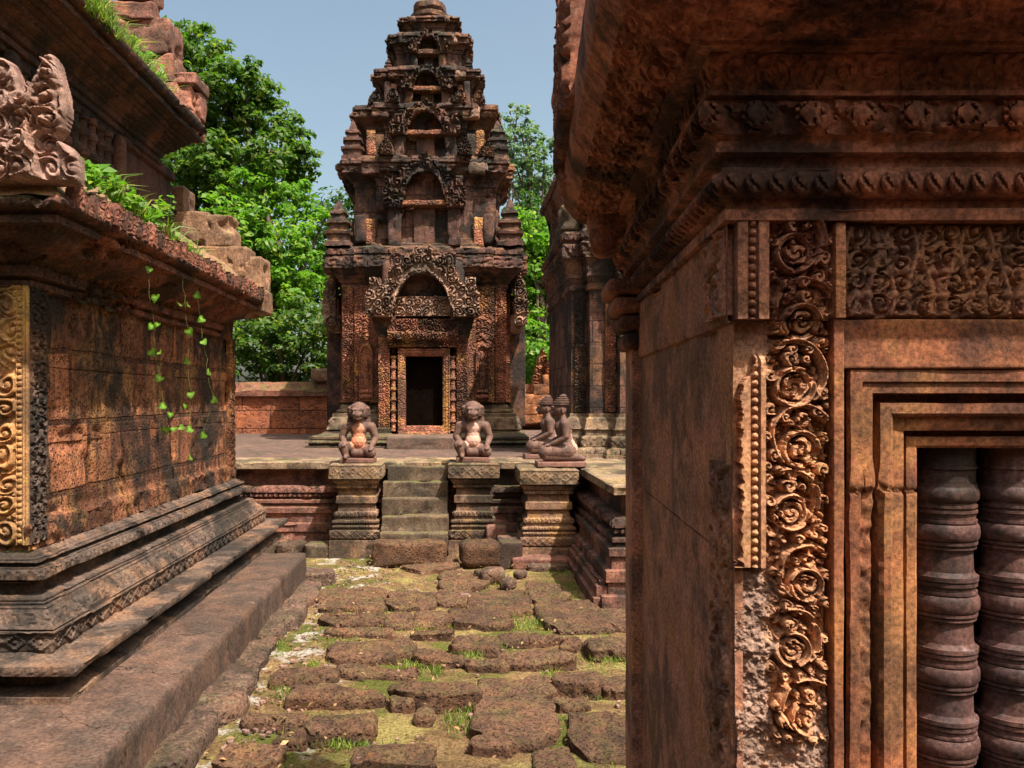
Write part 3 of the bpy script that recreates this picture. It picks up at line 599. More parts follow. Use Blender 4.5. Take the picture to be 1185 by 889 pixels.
pf = pilf(850, 905); sme = relief('scroll_pilaster', pf, (962-850)*K, (905-371)*K, .00115, .05, (PX(850, Y1), Y1, PZ(905, Y1)), sharp=60)
wa = sme.attributes.new('broken', 'FLOAT', 'POINT'); wz = np.zeros(len(sme.vertices), np.float32); wz[:pf.wear.size] = pf.wear.ravel(); wa.data.foreach_set('value', wz)
part('scroll_pilaster', sme, M['scroll'], RB, 'deeply carved scroll pilaster broken away below')
part('scroll_capital', relief('scroll_capital', pilf(850, 370), (963-850)*K, (370-257)*K, .0012, .055, (PX(850, Y1), Y1-.016, PZ(370, Y1)), sharp=60), M['red_near'], RB)
part('wall', block('wall', (PX(906, Y1), Y1+.03, .42), (.20, .06, .98), n=10, rnd=.004, noise=.004), M['red_near'], RB)
part('pilaster_edge', block('pilaster_edge', (PX(969, Y1), Y1+.035, (PZ(905, Y1)+1.806)/2), (.022, .085, 1.806-PZ(905, Y1)), n=14, rnd=.003, noise=.0025, chip=.004), M['red_frame'], RB)
def frieze(X, Z):
    x, y = X/K, Z/K; p = 44.; f = np.abs(((x+22) % p)-p/2)
    v = scroll_field(X, Z, .046, 5)*.8
    v = np.maximum(v, sm(9, 7, np.abs(f-9-6*np.sin(y*.06))+5)*.6)
    for yy, rr in ((92, 8), (66, 10), (38, 12), (16, 8)):
        q = np.hypot((f-1)*1.5, (y-yy)*.75)/(rr*.8); v = np.maximum(v, np.sqrt(np.clip(1-q*q, 0, 1))*.8*(.75+.25*np.sin(np.arctan2((y-yy), f-1)*5)))
        q = np.hypot(f-15, (y-yy+12))/(rr*.6); v = np.maximum(v, .8*np.sqrt(np.clip(1-q*q, 0, 1)))
    v *= sm(0, 4, y)*sm(110, 106, y)
    return -.012+.022*v+.003*(fbm(x/4, y/4, x*0, 3)-.5), None
LX = PX(976, Y1)
part('frieze', relief('frieze', frieze, 3.2-LX, (368-258)*K, .0026, .05, (LX, Y1-.002, PZ(368, Y1)), sharp=60), M['red_near'], RB)
part('pilaster_edge', block('pilaster_edge', ((PX(963, Y1)+LX)/2+.001, Y1+.03, 1.90), (LX-PX(963, Y1)-.001, .085, .186), n=6, rnd=.003, noise=.002), M['red_near'], RB)
WX0, WX1, WZ0, WZ1 = .923, 1.66, .60, 1.552
fo = .157
part('lintel', block('lintel', ((LX+3.2)/2, Y1+.05, (1.709+1.806)/2), (3.2-LX, .10, 1.806-1.709), n=24, rnd=.004, noise=.003, ns=4), M['red_frame'], RB)
part('wall', joinm('wall', [block_arr(((WX1+fo+3.2)/2, Y1+.05, .97), (3.2-WX1-fo, .10, 1.477), n=6, rnd=.004, noise=.003), block_arr(((LX+WX1+fo)/2, Y1+.05, .33), (WX1+fo-LX, .10, .225), n=6, rnd=.004, noise=.003)]), M['red_near'], RB)
part('shade_backing', joinm('shade_backing', [block_arr((2.0, 2.0, 1.2), (2.4, .1, 2.3), n=3, noise=0, rnd=.01), block_arr((.80, 1.84, 1.2), (.08, .36, 2.3), n=3, noise=0, rnd=.01)]), M['black'], RB)  # backing behind the balusters, interior darkness painted on as black
win = part('window', None, None, RB, at=(0, 0, 0)) if False else None
pr = [(d*1.25, h) for d, h in ((0, -.13), (0, -.052), (.004, -.048), (.018, -.048), (.019, -.078), (.028, -.078), (.0285, -.036), (.034, -.034), (.05, -.032), (.052, -.022), (.056, -.018), (.072, -.018), (.073, -.05), (.086, -.05), (.0865, -.014), (.088, -.010), (.105, -.010), (.106, -.005), (.124, -.005), (.1256, -.02))]
V, Q, uv, _ = sweep_arr([(WX0, WZ0), (WX1, WZ0), (WX1, WZ1), (WX0, WZ1)], pr, closed=True, ds=.005, dz=.006, noise=.0022, ns=9, chip=.004)
V = turn(V)+np.array((0, Y1, 0)); zj = PZ(569, Y1); V[:, 1] += np.where((np.abs(V[:, 2]-zj-.004*np.sin(V[:, 0]*40)) < .0035) & (V[:, 0] < WX0+.01), .007, 0); V[:, 1] += np.where((V[:, 2] < zj) & (V[:, 0] < WX0-.085) & (V[:, 0] > WX0-.135), .010+.02*(fbm(V[:, 0]*50, V[:, 1]*50, V[:, 2]*50, 4)-.5), 0); frame = part('window_frame', mk('window_frame', V, Q, uv, sharp=35), M['red_frame'], RB)
el = []
def cyl(a, b, ra, rb=None): el.extend([(ra, a), (rb or ra, b)])
def tor(a, b, ra): el.extend([(ra-2.2, a), (ra-.5, a+.18*(b-a)), (ra, a+.5*(b-a)), (ra-.5, a+.82*(b-a)), (ra-2.2, b)])
def unit(o):
    cyl(o, o+5, 33.5); cyl(o+5, o+8, 35.2); cyl(o+8, o+10, 34); tor(o+10, o+28, 38); cyl(o+28, o+30, 34); cyl(o+30, o+33, 35.5); cyl(o+33, o+36, 33); cyl(o+36, o+38, 34.2); cyl(o+38, o+42, 32, 31.2)
    cyl(o+42, o+64, 30.8, 31.6); cyl(o+64, o+69, 32, 34.5); cyl(o+69, o+74, 36.5); cyl(o+74, o+76, 34.5); cyl(o+76, o+80, 35.5)
cyl(-6, 20, 34); cyl(20, 23, 35.5); cyl(23, 40, 33.5); cyl(40, 43, 35); tor(44, 60, 37.5); cyl(60, 64, 34); cyl(64, 67, 35.5); cyl(67, 70, 34); cyl(70, 73, 35.5); cyl(73, 76, 34)
for k in range(6): unit(76+k*81)
kb = .00182; prof = [(q*kb*1.0, WZ1-.004-y*kb) for q, y in el if WZ0-.02 < WZ1-y*kb < WZ1+.06][::-1]
bme = mk('baluster', *lathe_arr([(0.001, prof[0][1])]+prof+[(.001, prof[-1][1])], 48), sharp=50)
for k in range(5):
    part('baluster', bme, M['baluster'], RB, at=(PX(1095, 1.72)+k*.147, 1.735, 0))

# the annex is a miniature building: 0.85 of the size drawn above, on its plinth
def resize(root, k, dz):
    done = set()
    for ch in root.children:
        w = wloc(ch)
        if ch.data.name not in done: done.add(ch.data.name); ch.data.transform(Matrix.Scale(k, 4))
        ch.location = w*k+Vector((0, 0, dz))-root.location
resize(RB, .85, .15*EYE)

# ------------------------------------------------------------------ platform, stairs, pedestals
PZT = .96
PL = thing('temple_platform', 'moulded stone platform carrying the tower shrine, shadowed under its edge', 'platform', (-1, 11, 0))
YP = 9.1
pp = [(-7, YP), (1.32, YP), (1.32, 6.62), (5, 6.62)]
part('plinth', sweep('plinth', pp, [(.20, -.05), (.19, .10), (.13, .105), (.13, .20), (.15, .205), (.15, .29), (.10, .30), (.10, .40), (.12, .405), (.12, .46), (.06, .47), (.06, .50, ('petal', .012, .06)), (.09, .51), (.09, .54), (.03, .55), (.03, .575), (.05, .58), (.05, .615, ('dentil', .025, .055)), (.03, .62), (.06, .625), (.06, .69, ('petal', .03, .09)), (-.05, .70), (-.05, .86), (.04, .875)],
     ds=.018, dz=.014, noise=.007, ns=6, chip=.015), M['plat'], PL)
part('edge_slab', sweep('edge_slab', pp, [(.0, .87), (.07, .875), (.08, .885), (.08, .95), (.06, .962), (-.5, .965)], ds=.03, dz=.025, noise=.006, ns=5, chip=.02), M['ledge'], PL)
part('paving', joinm('paving', [block_arr((-1.0, 15.4, .86), (13, 12.3, .20), n=20, rnd=.01, noise=.006, ns=2), block_arr((3.4, 8.2, .86), (3.6, 2.9, .20), n=10, rnd=.01, noise=.006, ns=2)]), M['slab'], PL)
ST = thing('stone_stairs', 'narrow flight of worn grey steps between the two guardian pedestals', 'stairs', (PX(480, 8.7), 8.7, 0))
sx0, sx1 = PX(442, 8.75), PX(519, 8.75)
for i in range(5):
    yf = 8.46+.115*i; z0, z1 = .165*i+.11, .165*(i+1)+.11
    part('step', block('step', ((sx0+sx1)/2+(.02 if i == 4 else 0), (yf+9.2)/2, (z0+z1)/2-.02), (sx1-sx0-(.05 if i == 4 else .0), 9.2-yf, z1-z0+.03), n=16, rnd=.018, noise=.009, ns=4, seed=i, chip=.02), M['step'], ST)
def pedestal(name, x0, x1, y0, y1, zt, label, z0=0.):
    t = thing(name, label, 'pedestal', ((x0+x1)/2, (y0+y1)/2, z0), 'pedestals of the kneeling statues')
    q = [(x0, y0), (x1, y0), (x1, y1), (x0, y1)]; h = zt-z0
    pr = [(.0, -.02), (0, .17), (-.02, .175), (-.02, .19), (-.005, .195), (-.005, .275, ('lozenge', .008, .075)), (-.035, .28), (-.035, .30), (-.03, .33, ('bead', .012, .035)), (-.05, .335), (-.05, .355), (-.035, .36), (-.035, .385, ('dentil', .012, .03)), (-.06, .39), (-.06, .43), (-.05, .47, ('petal', .015, .05)), (-.08, .48), (-.085, .56), (-.06, .57), (-.06, .64), (-.085, .66), (-.085, .73), (-.06, .735), (-.06, .77, ('petal', .012, .04)), (-.045, .775), (-.03, .80), (-.03, .83, ('bead', .012, .035)), (-.01, .84)]
    part('shaft', sweep('shaft', q, [(a[0], z0+a[1]*h, *a[2:]) for a in pr], closed=True, ds=.0105, dz=.008, noise=.005, ns=7, chip=.014), M['pedestal'], t)
    part('top_slab', sweep('top_slab', q, [(-.04, z0+.835*h), (.005, z0+.84*h), (.005, z0+.855*h), (.0, z0+.965*h, ('lozenge', .008, .10)), (.005, z0+.985*h), (-.015, z0+h), (-min(x1-x0, y1-y0)/2+.001, z0+h+.004)], closed=True, ds=.012, dz=.01, noise=.005, ns=6, chip=.02), M['ledge'], t)
    return t
pedestal('statue_pedestal', PX(381, 8.62), PX(441, 8.62), 8.60, 9.18, .97, 'pedestal left of the stairs with a banded shaft, under the red-bellied guardian')
pedestal('statue_pedestal', PX(519, 8.62), PX(577, 8.62), 8.60, 9.18, .98, 'pedestal right of the stairs with a golden shaft, under the pale-bellied guardian')
pedestal('statue_pedestal', PX(602, 8.2), PX(670, 8.2), 8.2, 8.95, .95, 'tall free pedestal carrying the nearer kneeling attendant, lozenges on its top edge')
base = thing('plinth_slab', 'flat dark footing slabs under the free pedestal', 'footing', (.9, 8.1, 0))
for i, a in enumerate((((.92, 8.27, .03), (.78, .5, .13)), ((.98, 8.06, .0), (.62, .3, .10)), ((.52, 8.35, .10), (.24, .55, .30)), ((.40, 8.78, .16), (.22, .5, .34)))):
    part('slab', block('slab', *a, n=12, rnd=.03, noise=.02, ns=5, seed=20+i, chip=.02), M['plat'] if i != 1 else M['rubble'], base)
# low base of the right hand platform and its small block
LBK = thing('corner_base', 'low stepped base slabs at the foot of the right platform corner', 'base', (1.6, 6.6, 0))
part('slab', sweep('slab', [(1.09, 8.3), (1.09, 6.5), (4, 6.5)][::1], [(.02, -.03), (.02, .08), (0, .09), (0, .17), (-.03, .18), (-.03, .2), (-.4, .21)], ds=.03, dz=.02, noise=.008, ns=5, chip=.02), M['plat'], LBK) if False else None
part('slab', sweep('slab', [(1.1, 8.4), (1.1, 6.5), (4, 6.5)], [(.03, -.03), (.03, .075), (.0, .085), (.0, .16), (-.03, .17), (-.03, .20), (-.4, .205)], ds=.03, dz=.02, noise=.008, ns=5, chip=.02), M['plat'], LBK)
sp = thing('small_pedestal', 'small stepped lozenge pedestal in front of the right platform', 'pedestal', (1.45, 6.85, .2))
part('shaft', sweep('shaft', [(1.27, 6.55), (1.67, 6.55), (1.67, 6.95), (1.27, 6.95)], [(.0, .17), (0, .30, ('lozenge', .008, .11)), (-.04, .305), (-.04, .34), (-.06, .36), (-.06, .39), (-.085, .40), (-.085, .43), (-.12, .44), (-.19, .445)], closed=True, ds=.015, dz=.012, noise=.005, chip=.01), M['ledge'], sp)

# ------------------------------------------------------------------ tower shrine
TX, TY = PX(491, 13.03), 14.42
def redent(h, b, r, cx=TX, cy=TY, r2=0, b2=0):
    a = h-r; side = [(-a, -a), (-b, -a), (-b, -h), (b, -h), (b, -a)]
    if b2: side = [(-a, -a), (-b2, -a), (-b2, -a-r2), (-b, -a-r2), (-b, -h), (b, -h), (b, -a-r2), (b2, -a-r2), (b2, -a)]
    pts = []
    for k in range(4):
        c, s = (1, 0, -1, 0)[k], (0, 1, 0, -1)[k]
        pts += [(x*c-y*s+cx, x*s+y*c+cy) for x, y in side]
    return pts
T = thing('tower_shrine', 'tall tiered sandstone tower shrine with a dark doorway beyond the steps', 'temple tower', (TX, TY, PZT))
part('base', sweep('base', redent(1.53, .95, .05), [(.16, .94), (.16, 1.0), (.13, 1.005), (.13, 1.06, ('petal', .03, .10)), (.10, 1.07), (.10, 1.13), (.02, 1.14), (.02, 1.16), (.04, 1.17), (-.01, 1.36, ('leaf', .02, .2)), (-.03, 1.37), (-.03, 1.42), (-.10, 1.43), (-.10, 1.48, ('bead', .02, .06)), (-.14, 1.49), (-.14, 1.54), (-.19, 1.58), (-.21, 1.64)], closed=True, ds=.035, dz=.02, noise=.014, ns=4, chip=.03), M['ledge'], T)
part('lower_plinth', sweep('lower_plinth', [(-2.12, 11.65), (1.0, 11.65), (1.0, 16), (-2.12, 16)], [(.04, .95), (.04, .985), (0, .99), (0, 1.02), (.03, 1.03), (.03, 1.06, ('petal', .03, .10)), (-.03, 1.065), (-.03, 1.075), (.01, 1.08), (.01, 1.115), (-1.2, 1.12)], closed=True, ds=.03, dz=.014, noise=.014, ns=4, chip=.03), M['step'], T)
part('wall', sweep('wall', redent(1.40, .82, .10), [(0.03, 1.60), (0, 1.66), (0, 3.42)], closed=True, ds=.04, dz=.03, noise=.01, ns=4), M['tower_wall'], T)
part('cornice', sweep('cornice', redent(1.40, .82, .10), [(0, 3.40), (.03, 3.42), (.03, 3.47), (.0, 3.48), (.06, 3.52), (.06, 3.56, ('bead', .02, .07)), (.12, 3.60), (.18, 3.66), (.20, 3.70), (.24, 3.71), (.24, 3.90, ('scroll', .03, .19)), (.20, 3.91), (.22, 3.93), (.24, 4.02, ('petal', .04, .16)), (.05, 4.08), (-.3, 4.10)], closed=True, ds=.035, dz=.018, noise=.018, ns=4, chip=.05), M['tower'], T)
tiers = [  # half wall, z0, z wall top, z cornice top, centre px, cornice projection
    (1.24, 4.06, 5.06, 5.54, 491.5, .19), (1.06, 5.48, 6.04, 6.44, 492.5, .17), (.79, 6.38, 6.83, 7.14, 494.5, .14), (.60, 7.08, 7.47, 7.80, 496, .12), (.43, 7.74, 7.96, 8.16, 497, .09)]
def pediment_me(w, h, thick, org, seed=0, res=.022, open_=.5, oh=.62):
    def fn(X, Z):
        u, v = (X-w/2)/(w/2), Z/h
        top = .98-.70*np.abs(u)**1.5+.04*np.sin(np.abs(u)*24+seed)+.05*(fbm(X*7, Z*0, X*0, 3, seed)-.5)
        m = (v < top) & (np.abs(u) < .70+.10*np.sin(v*7))
        for sgn in (-1, 1):
            m |= (np.hypot((u-sgn*.76)*w/2, (v-.20)*h) < .15*w) | ((np.abs(u-sgn*.84) < .16-.12*v) & (v < .55))
        arch = oh*(1-(np.abs(u)/open_)**3.2)+.05*(fbm(X*6, Z*6, X*0, 3, seed+2)-.5)
        m &= ~((np.abs(u) < open_) & (v < arch) & (v > .0))
        rim = np.abs(v-arch-.10)
        return .01+.08*scroll_field(X+seed+.03*np.sin(Z*9), Z, .155, seed)*(1-sm(.07, .03, rim))+.06*sm(.08, .03, rim)*sm(.35, .6, fbm(X*5, Z*5, X*0, 3, seed+4))+.08*(fbm(X*7, Z*7, X*0, 4, seed)-.5)+.05*sm(.3, .75, np.abs(u)), m
    return relief('pediment', fn, w, h, res, thick, org)
# tiers
def mini_tower(x, y, z, s, par, seed):
    pr = [(.5, 0), (.5, .18), (.42, .2), (.42, .42), (.5, .45), (.52, .55), (.36, .6), (.34, .82), (.44, .86), (.42, .98), (.28, 1.02), (.26, 1.2), (.34, 1.24), (.30, 1.36), (.18, 1.4), (.16, 1.55), (.08, 1.75), (.01, 1.85)]
    V, Q = lathe_arr([(r*s, zz*s*1.0) for r, zz in pr], 24, (x, y, z), .75)
    V = V+((np.stack([fbm(V[:, 0]*14, V[:, 1]*14, V[:, 2]*14, 3, seed+k) for k in range(3)], -1)-.5)*.05*s*2)
    part('corner_miniature', mk('corner_miniature', V, Q, sharp=40), M['tower'], par)
for i, (h, z0, zw, zc, cpx, pj) in enumerate(tiers):
    cx = PX(cpx, TY-h)
    tr = part('tier', sweep('tier', redent(h, h*.62, h*.08, cx), [(.08*h, z0), (.08*h, z0+.06), (.02, z0+.10), (.02, z0+.16), (0, z0+.18), (0, zw), (.02, zw+.01), (.02, zw+.05*h+.01), (pj*.45, zw+(zc-zw)*.35), (pj*.6, zw+(zc-zw)*.42), (pj*.85, zw+(zc-zw)*.45), (pj*.9, zw+(zc-zw)*.68, ('leaf', .03, .2)), (pj, zw+(zc-zw)*.72), (pj, zw+(zc-zw)*.93, ('petal', .035, .13)), (0, zc), (-.3*h, zc+.02)],
        closed=True, ds=.035, dz=.02, noise=.035, ns=4.5, chip=.09, seed=i), M['tower'], T)
    tam = [relief('antefix', lambda X, Z, w=.20*h+.03, hh=.17*h+.06: (.02+.05*scroll_field(X, Z, .09, i), np.abs(X-w/2) < w/2*(1-(Z/hh)**2.2)),   .20*h+.03, .17*h+.06, .014, .09, (0, 0, 0))]
    for off in (-.72, -.46, .46, .72) if i < 2 else ():
        if random.random() < .85:
            o = part('antefix', tam[0], M['tower'] if random.random() < .7 else M['tower_pale'], tr, at=(cx+off*(h+pj*.6)-.10*h, TY-h-pj*.62-(.08*h if abs(off) < .6 else 0), zc-.02)); o.rotation_euler = (random.uniform(-.1, .1), random.uniform(-.12, .12), random.uniform(-.15, .15))
    for off in (-.55, .55): part('cornice_block', block('cornice_block', (cx+off*h*1.25, TY-h-pj*.55, zw+(zc-zw)*.55), (.24*h, .15, (zc-zw)*.42), n=12, rnd=.03, noise=.045, ns=9, seed=i*11+int(off*9), chip=.05), M['tower_pale'] if off > 0 else M['tower'], tr)
    pw = h*1.06; ph = (zc-z0)*.60
    yf = TY-h-.02
    if i < 4:
        part('pediment', pediment_me(pw, ph, .16, (cx-pw/2, yf-.16, z0+(zc-z0)*.42), seed=i, open_=.52), M['tower'], tr)
        for sg in (-1, 1):
            part('niche_pilaster', block('niche_pilaster', (cx+sg*pw*.36, yf-.06, z0+(zc-z0)*.24), (pw*.16, .22, (zc-z0)*.44), n=10, rnd=.02, noise=.02, ns=7, seed=i*3+sg, chip=.04), M['tower'], tr)
        part('false_door', block('false_door', (cx, yf+.0, z0+(zc-z0)*.26), (pw*.26, .10, (zc-z0)*.42), n=8, rnd=.012, noise=.01), M['tower'], tr)
        part('ledge_stone', block('ledge_stone', (cx, yf-.10, z0+(zc-z0)*.47), (pw*.62, .18, .08), n=12, rnd=.015, noise=.02, ns=6, seed=i), M['tower_wall'], tr)
        for sx_ in (-1, 1):
            for sy_ in (-1, 1):
                mini_tower(cx+sx_*(h+pj*.62), TY+sy_*(h+pj*.62), z0+.0, h*(.34 if i < 2 else .25), T, i*7+sx_)
            if i < 3:
                for kk, off in enumerate((.70, .83)):
                    part('standing_slab', block('standing_slab', (cx+sx_*h*off, TY-h-.03-.02*kk, z0+.26+.05*(kk)), (.14*h, .08, .40+.1*random.random()), n=8, rnd=.03, noise=.025, ns=8, seed=i*5+kk+sx_), M['tower_wall'] if (i+kk) % 2 == 0 else M['tower'], tr)
cv = [(.42, 8.10), (.44, 8.14), (.36, 8.2), (.30, 8.24), (.36, 8.27), (.36, 8.33), (.28, 8.36), (.25, 8.40), (.29, 8.44), (.29, 8.52), (.22, 8.58), (.14, 8.62), (.16, 8.68), (.10, 8.76), (.01, 8.9)]
V, Q = lathe_arr(cv, 40, (PX(497, 14.2), TY, 0)); V = V+(np.stack([fbm(V[:, 0]*9, V[:, 1]*9, V[:, 2]*9, 3, k) for k in range(3)], -1)-.5)*.06
part('crown', mk('crown', V, Q), M['tower'], T)
# body pilasters and panels (front)
YB = TY-1.40+.10       # plane of the corner part of the wall
def carv(m, a, s=0): return lambda X, Z: (.004+a*scroll_field(X, Z, m, s), None)
for sg in (-1, 1):
    x = TX+sg*1.22
    part('corner_pilaster', relief('corner_pilaster', carv(.10, .03), .17, 1.84, .012, .06, (x-.085, YB-.03, 1.60)), M['tower_wall'], T)
    part('wall_panel', relief('wall_panel', carv(.125, .035, 2), .24, 1.84, .012, .04, (TX+sg*.96-.12, YB-.10-.012, 1.60)) if False else relief('wall_panel', carv(.12, .03, 2), .42, 1.84, .013, .05, (TX+sg*.90-.21, YB-.05, 1.60)), M['tower_wall'], T)
    # devata figure in its niche
    zf = 1.62; xf = TX+sg*.92
    def dev(X, Z):
        u, v = (X-.11), Z
        def cap(x0, z0, x1, z1, r0, r1):
            t = np.clip(((u-x0)*(x1-x0)+(v-z0)*(z1-z0))/((x1-x0)**2+(z1-z0)**2+1e-9), 0, 1); q = np.hypot(u-x0-t*(x1-x0), v-z0-t*(z1-z0))/(r0+(r1-r0)*t); return (r0+(r1-r0)*t)*np.sqrt(np.clip(1-q*q, 0, 1))
        s_ = 0*u
        for a in ((-.02, .22, -.02, .42, .028, .04), (.02, .22, .02, .42, .028, .04), (0, .40, 0, .46, .05, .035), (0, .46, 0, .57, .036, .055), (0, .60, 0, .68, .03, .035), (0, .70, 0, .78, .028, .008), (-.06, .57, -.07, .42, .018, .015), (.06, .57, .07, .42, .018, .015), (-.03, .205, .03, .205, .02, .02), (-.09, .15, .09, .15, .035, .035), (-.06, .07, .06, .07, .04, .04)): s_ = np.maximum(s_, cap(*a))
        fr = .03*(np.abs(u) > .095)*(v < .72)+.03*sm(.02, .008, np.abs(np.hypot(u, (v-.72)*.6)-.10))*(v > .72)
        return np.maximum(-.02+s_*1.1, -.02+fr*1.2), (np.abs(u) < .11) & ((v < .74) | (np.hypot(u, (v-.74)*.55) < .11))
    part('niche_figure', relief('niche_figure', dev, .22, .95, .007, .05, (xf-.11, YB-.125, zf)), M['tower_wall'], T)
# side porches seen edge on
for sg in (-1, 1):
    part('side_porch', block('side_porch', (TX+sg*1.52, TY, 2.3), (.30, 1.3, 2.2), n=14, rnd=.02, noise=.02, ns=5, seed=3), M['tower'], T)
    def edge(X, Z, sg=sg):
        x = X if sg > 0 else .30-X; w_ = .16+.10*np.sin(np.clip(Z/.9, 0, 1)*3.1+.3)+.02*np.sin(Z*38)
        return .03+.06*scroll_field(X, Z, .15, 4), x < w_*(1-.3*Z)
    part('porch_crest', relief('porch_crest', edge, .30, .92, .013, .22, (TX+(1.46 if sg > 0 else -1.76), TY-.98, 2.86)), M['tower_pale'], T)
    for k in range(3):
        part('porch_end', block('porch_end', (TX+sg*(1.50+.02*k), TY-.80+.05*k, 2.90+.26*k), (.20-.03*k, .24, .30), n=10, rnd=.05, noise=.035, ns=8, seed=60+k+sg, chip=.04), M['tower_pale'], T)
# front porch
YQ = 12.62
por = [(TX+.62, TY-1.3), (TX-.62, TY-1.3), (TX-.62, YQ), (TX-.45, YQ)]
def porch_side(sg):
    x = TX+sg*.60
    part('porch_pilaster', relief('porch_pilaster', carv(.09, .025, 3), .17, 1.45, .011, .30, (x-.085, YQ, 1.18)), M['tower_wall'], T)
    part('pilaster_base', sweep('pilaster_base', [(x-.11, YQ-.03), (x+.11, YQ-.03), (x+.11, YQ+.3), (x-.11, YQ+.3)], [(.05, .95), (.05, 1.05), (.02, 1.06), (.02, 1.12, ('bead', .015, .05)), (-.01, 1.13), (.0, 1.2), (-.03, 1.22)], closed=True, ds=.02, dz=.015, noise=.006), M['ledge'], T)
    part('pilaster_capital', sweep('pilaster_capital', [(x-.10, YQ-.02), (x+.10, YQ-.02), (x+.10, YQ+.3), (x-.10, YQ+.3)], [(-.03, 2.60), (.0, 2.61), (.0, 2.66), (.02, 2.68), (.04, 2.74), (.06, 2.76), (.06, 2.84), (.08, 2.86), (.08, 2.92), (-.1, 2.925)], closed=True, ds=.02, dz=.015, noise=.008), M['tower'], T)
    cpr = [(.045, 0)]
    for k in range(7): cpr += [(.035, .02+k*.165), (.035, .12+k*.165), (.05, .13+k*.165), (.055, .145+k*.165), (.05, .165+k*.165)]
    part('colonnette', mk('colonnette', *lathe_arr([(r, z+1.16) for r, z in cpr], 16, (TX+sg*.455, YQ+.02, 0))), M['tower_wall'], T)
for sg in (-1, 1): porch_side(sg)
DX0, DX1 = PX(469, 12.6), PX(512.5, 12.6); DZ0, DZ1 = PZ(493, 12.6), PZ(412, 12.6)
V, Q, uv, _ = sweep_arr([(DX0, DZ0), (DX1, DZ0), (DX1, DZ1), (DX0, DZ1)], [(0, -.17), (0, .0), (.02, .01), (.022, .02), (.045, .022), (.048, .035), (.085, .037), (.09, .05), (.11, .05), (.112, -.1)], closed=True, ds=.03, dz=.012, noise=.004)
part('door_frame', mk('door_frame', turn(V)+np.array((0, YQ, 0)), Q, uv), M['tower_wall'], T)
part('doorway', joinm('doorway', [block_arr(((DX0+DX1)/2, YQ+.20, 1.8), (.9, .05, 1.7), n=3, rnd=.01, noise=0), block_arr((DX0-.06, YQ+.11, 1.8), (.06, .14, 1.7), n=3, rnd=.01, noise=0), block_arr((DX1+.06, YQ+.11, 1.8), (.06, .14, 1.7), n=3, rnd=.01, noise=0), block_arr(((DX0+DX1)/2, YQ+.11, DZ1+.06), (.9, .14, .06), n=3, rnd=.01, noise=0)]), M['black'], T, 'black backing standing in for the unlit interior')  # shallow recess; its darkness comes from the black colour
part('threshold', block('threshold', (TX+.0, YQ-.02, (DZ0-.11+1.06)/2-.0), (.76, .26, DZ0-.11-1.06+.02), n=8, rnd=.01, noise=.006), M['tower_wall'], T)
part('door_step', block('door_step', (TX+.05, 11.75, 1.03), (1.0, .9, .19), n=14, rnd=.02, noise=.01, chip=.02), M['slab'], T)
part('lintel', relief('lintel', lambda X, Z: (.02+.05*scroll_field(X, Z, .115, 7)+.06*sm(.10, .03, np.abs(Z-.16)), None), 1.08, .43, .010, .28, (TX-.54, YQ-.04, DZ1+.135)), M['tower_wall'], T)
part('frieze', relief('frieze', lambda X, Z: (.02+.06*scroll_field(X, Z, .14, 8), None), .86, .30, .010, .25, (TX-.43, YQ-.02, PZ(366, 12.6))), M['tower_pale'], T)
part('pediment', pediment_me(1.72, 1.10, .24, (TX-.86, YQ-.16, 2.90), seed=5, res=.014, open_=.54, oh=.58), M['tower_pale'], T)
part('tympanum', relief('tympanum', lambda X, Z: (.02+.05*scroll_field(X, Z, .20, 9), None), 1.0, .82, .014, .2, (TX-.5, YQ+.12, 3.1)), M['tower'], T)
part('porch_roof', block('porch_roof', (TX, YQ+.45, 3.55), (1.3, .75, .6), n=10, rnd=.15, noise=.03), M['tower'], T)

# ------------------------------------------------------------------ second shrine on the right platform
T2 = thing('side_shrine', 'shadowed corner of a second shrine with moulded pilasters behind the kneeling attendants', 'temple tower', (2.4, 11, PZT))
sq = [(1.98, 9.9), (1.98, 9.62), (4, 9.62)]
fp = [(1.38, 12.4), (1.38, 10.0), (1.58, 10.0), (1.58, 9.82), (1.90, 9.82), (1.90, 9.62), (4, 9.62)]
part('base', sweep('base', fp, [(.20, .95), (.20, 1.0), (.16, 1.01), (.16, 1.07, ('petal', .03, .09)), (.11, 1.08), (.11, 1.2, ('lozenge', .015, .12)), (.06, 1.22), (.06, 1.28), (.08, 1.29), (.05, 1.42), (.02, 1.44), (.02, 1.48)], ds=.025, dz=.016, noise=.01, chip=.02), M['ledge'], T2)
part('wall', sweep('wall', fp, [(.0, 1.46), (0, 3.0)], ds=.04, dz=.03, noise=.01), M['tower'], T2)
part('pilaster', relief('pilaster', carv(.08, .025), .12, 1.5, .01, .05, (1.76, 9.80, 1.5)), M['tower_wall'], T2)  # brighter stone used so this strip looks sunlit
part('pilaster', relief('pilaster', carv(.08, .025), .12, 1.5, .01, .05, (1.42, 9.98, 1.5)), M['tower'], T2)
part('cornice', sweep('cornice', fp, [(0, 2.95), (.03, 2.97), (.03, 3.03), (.0, 3.04), (.03, 3.10), (.03, 3.16, ('bead', .015, .06)), (.05, 3.22), (.08, 3.32), (.10, 3.34), (.10, 3.52, ('scroll', .03, .16)), (.08, 3.53), (.09, 3.58), (.11, 3.66, ('petal', .03, .12)), (.0, 3.72), (-.3, 3.8)], ds=.025, dz=.016, noise=.02, chip=.04), M['tower'], T2)
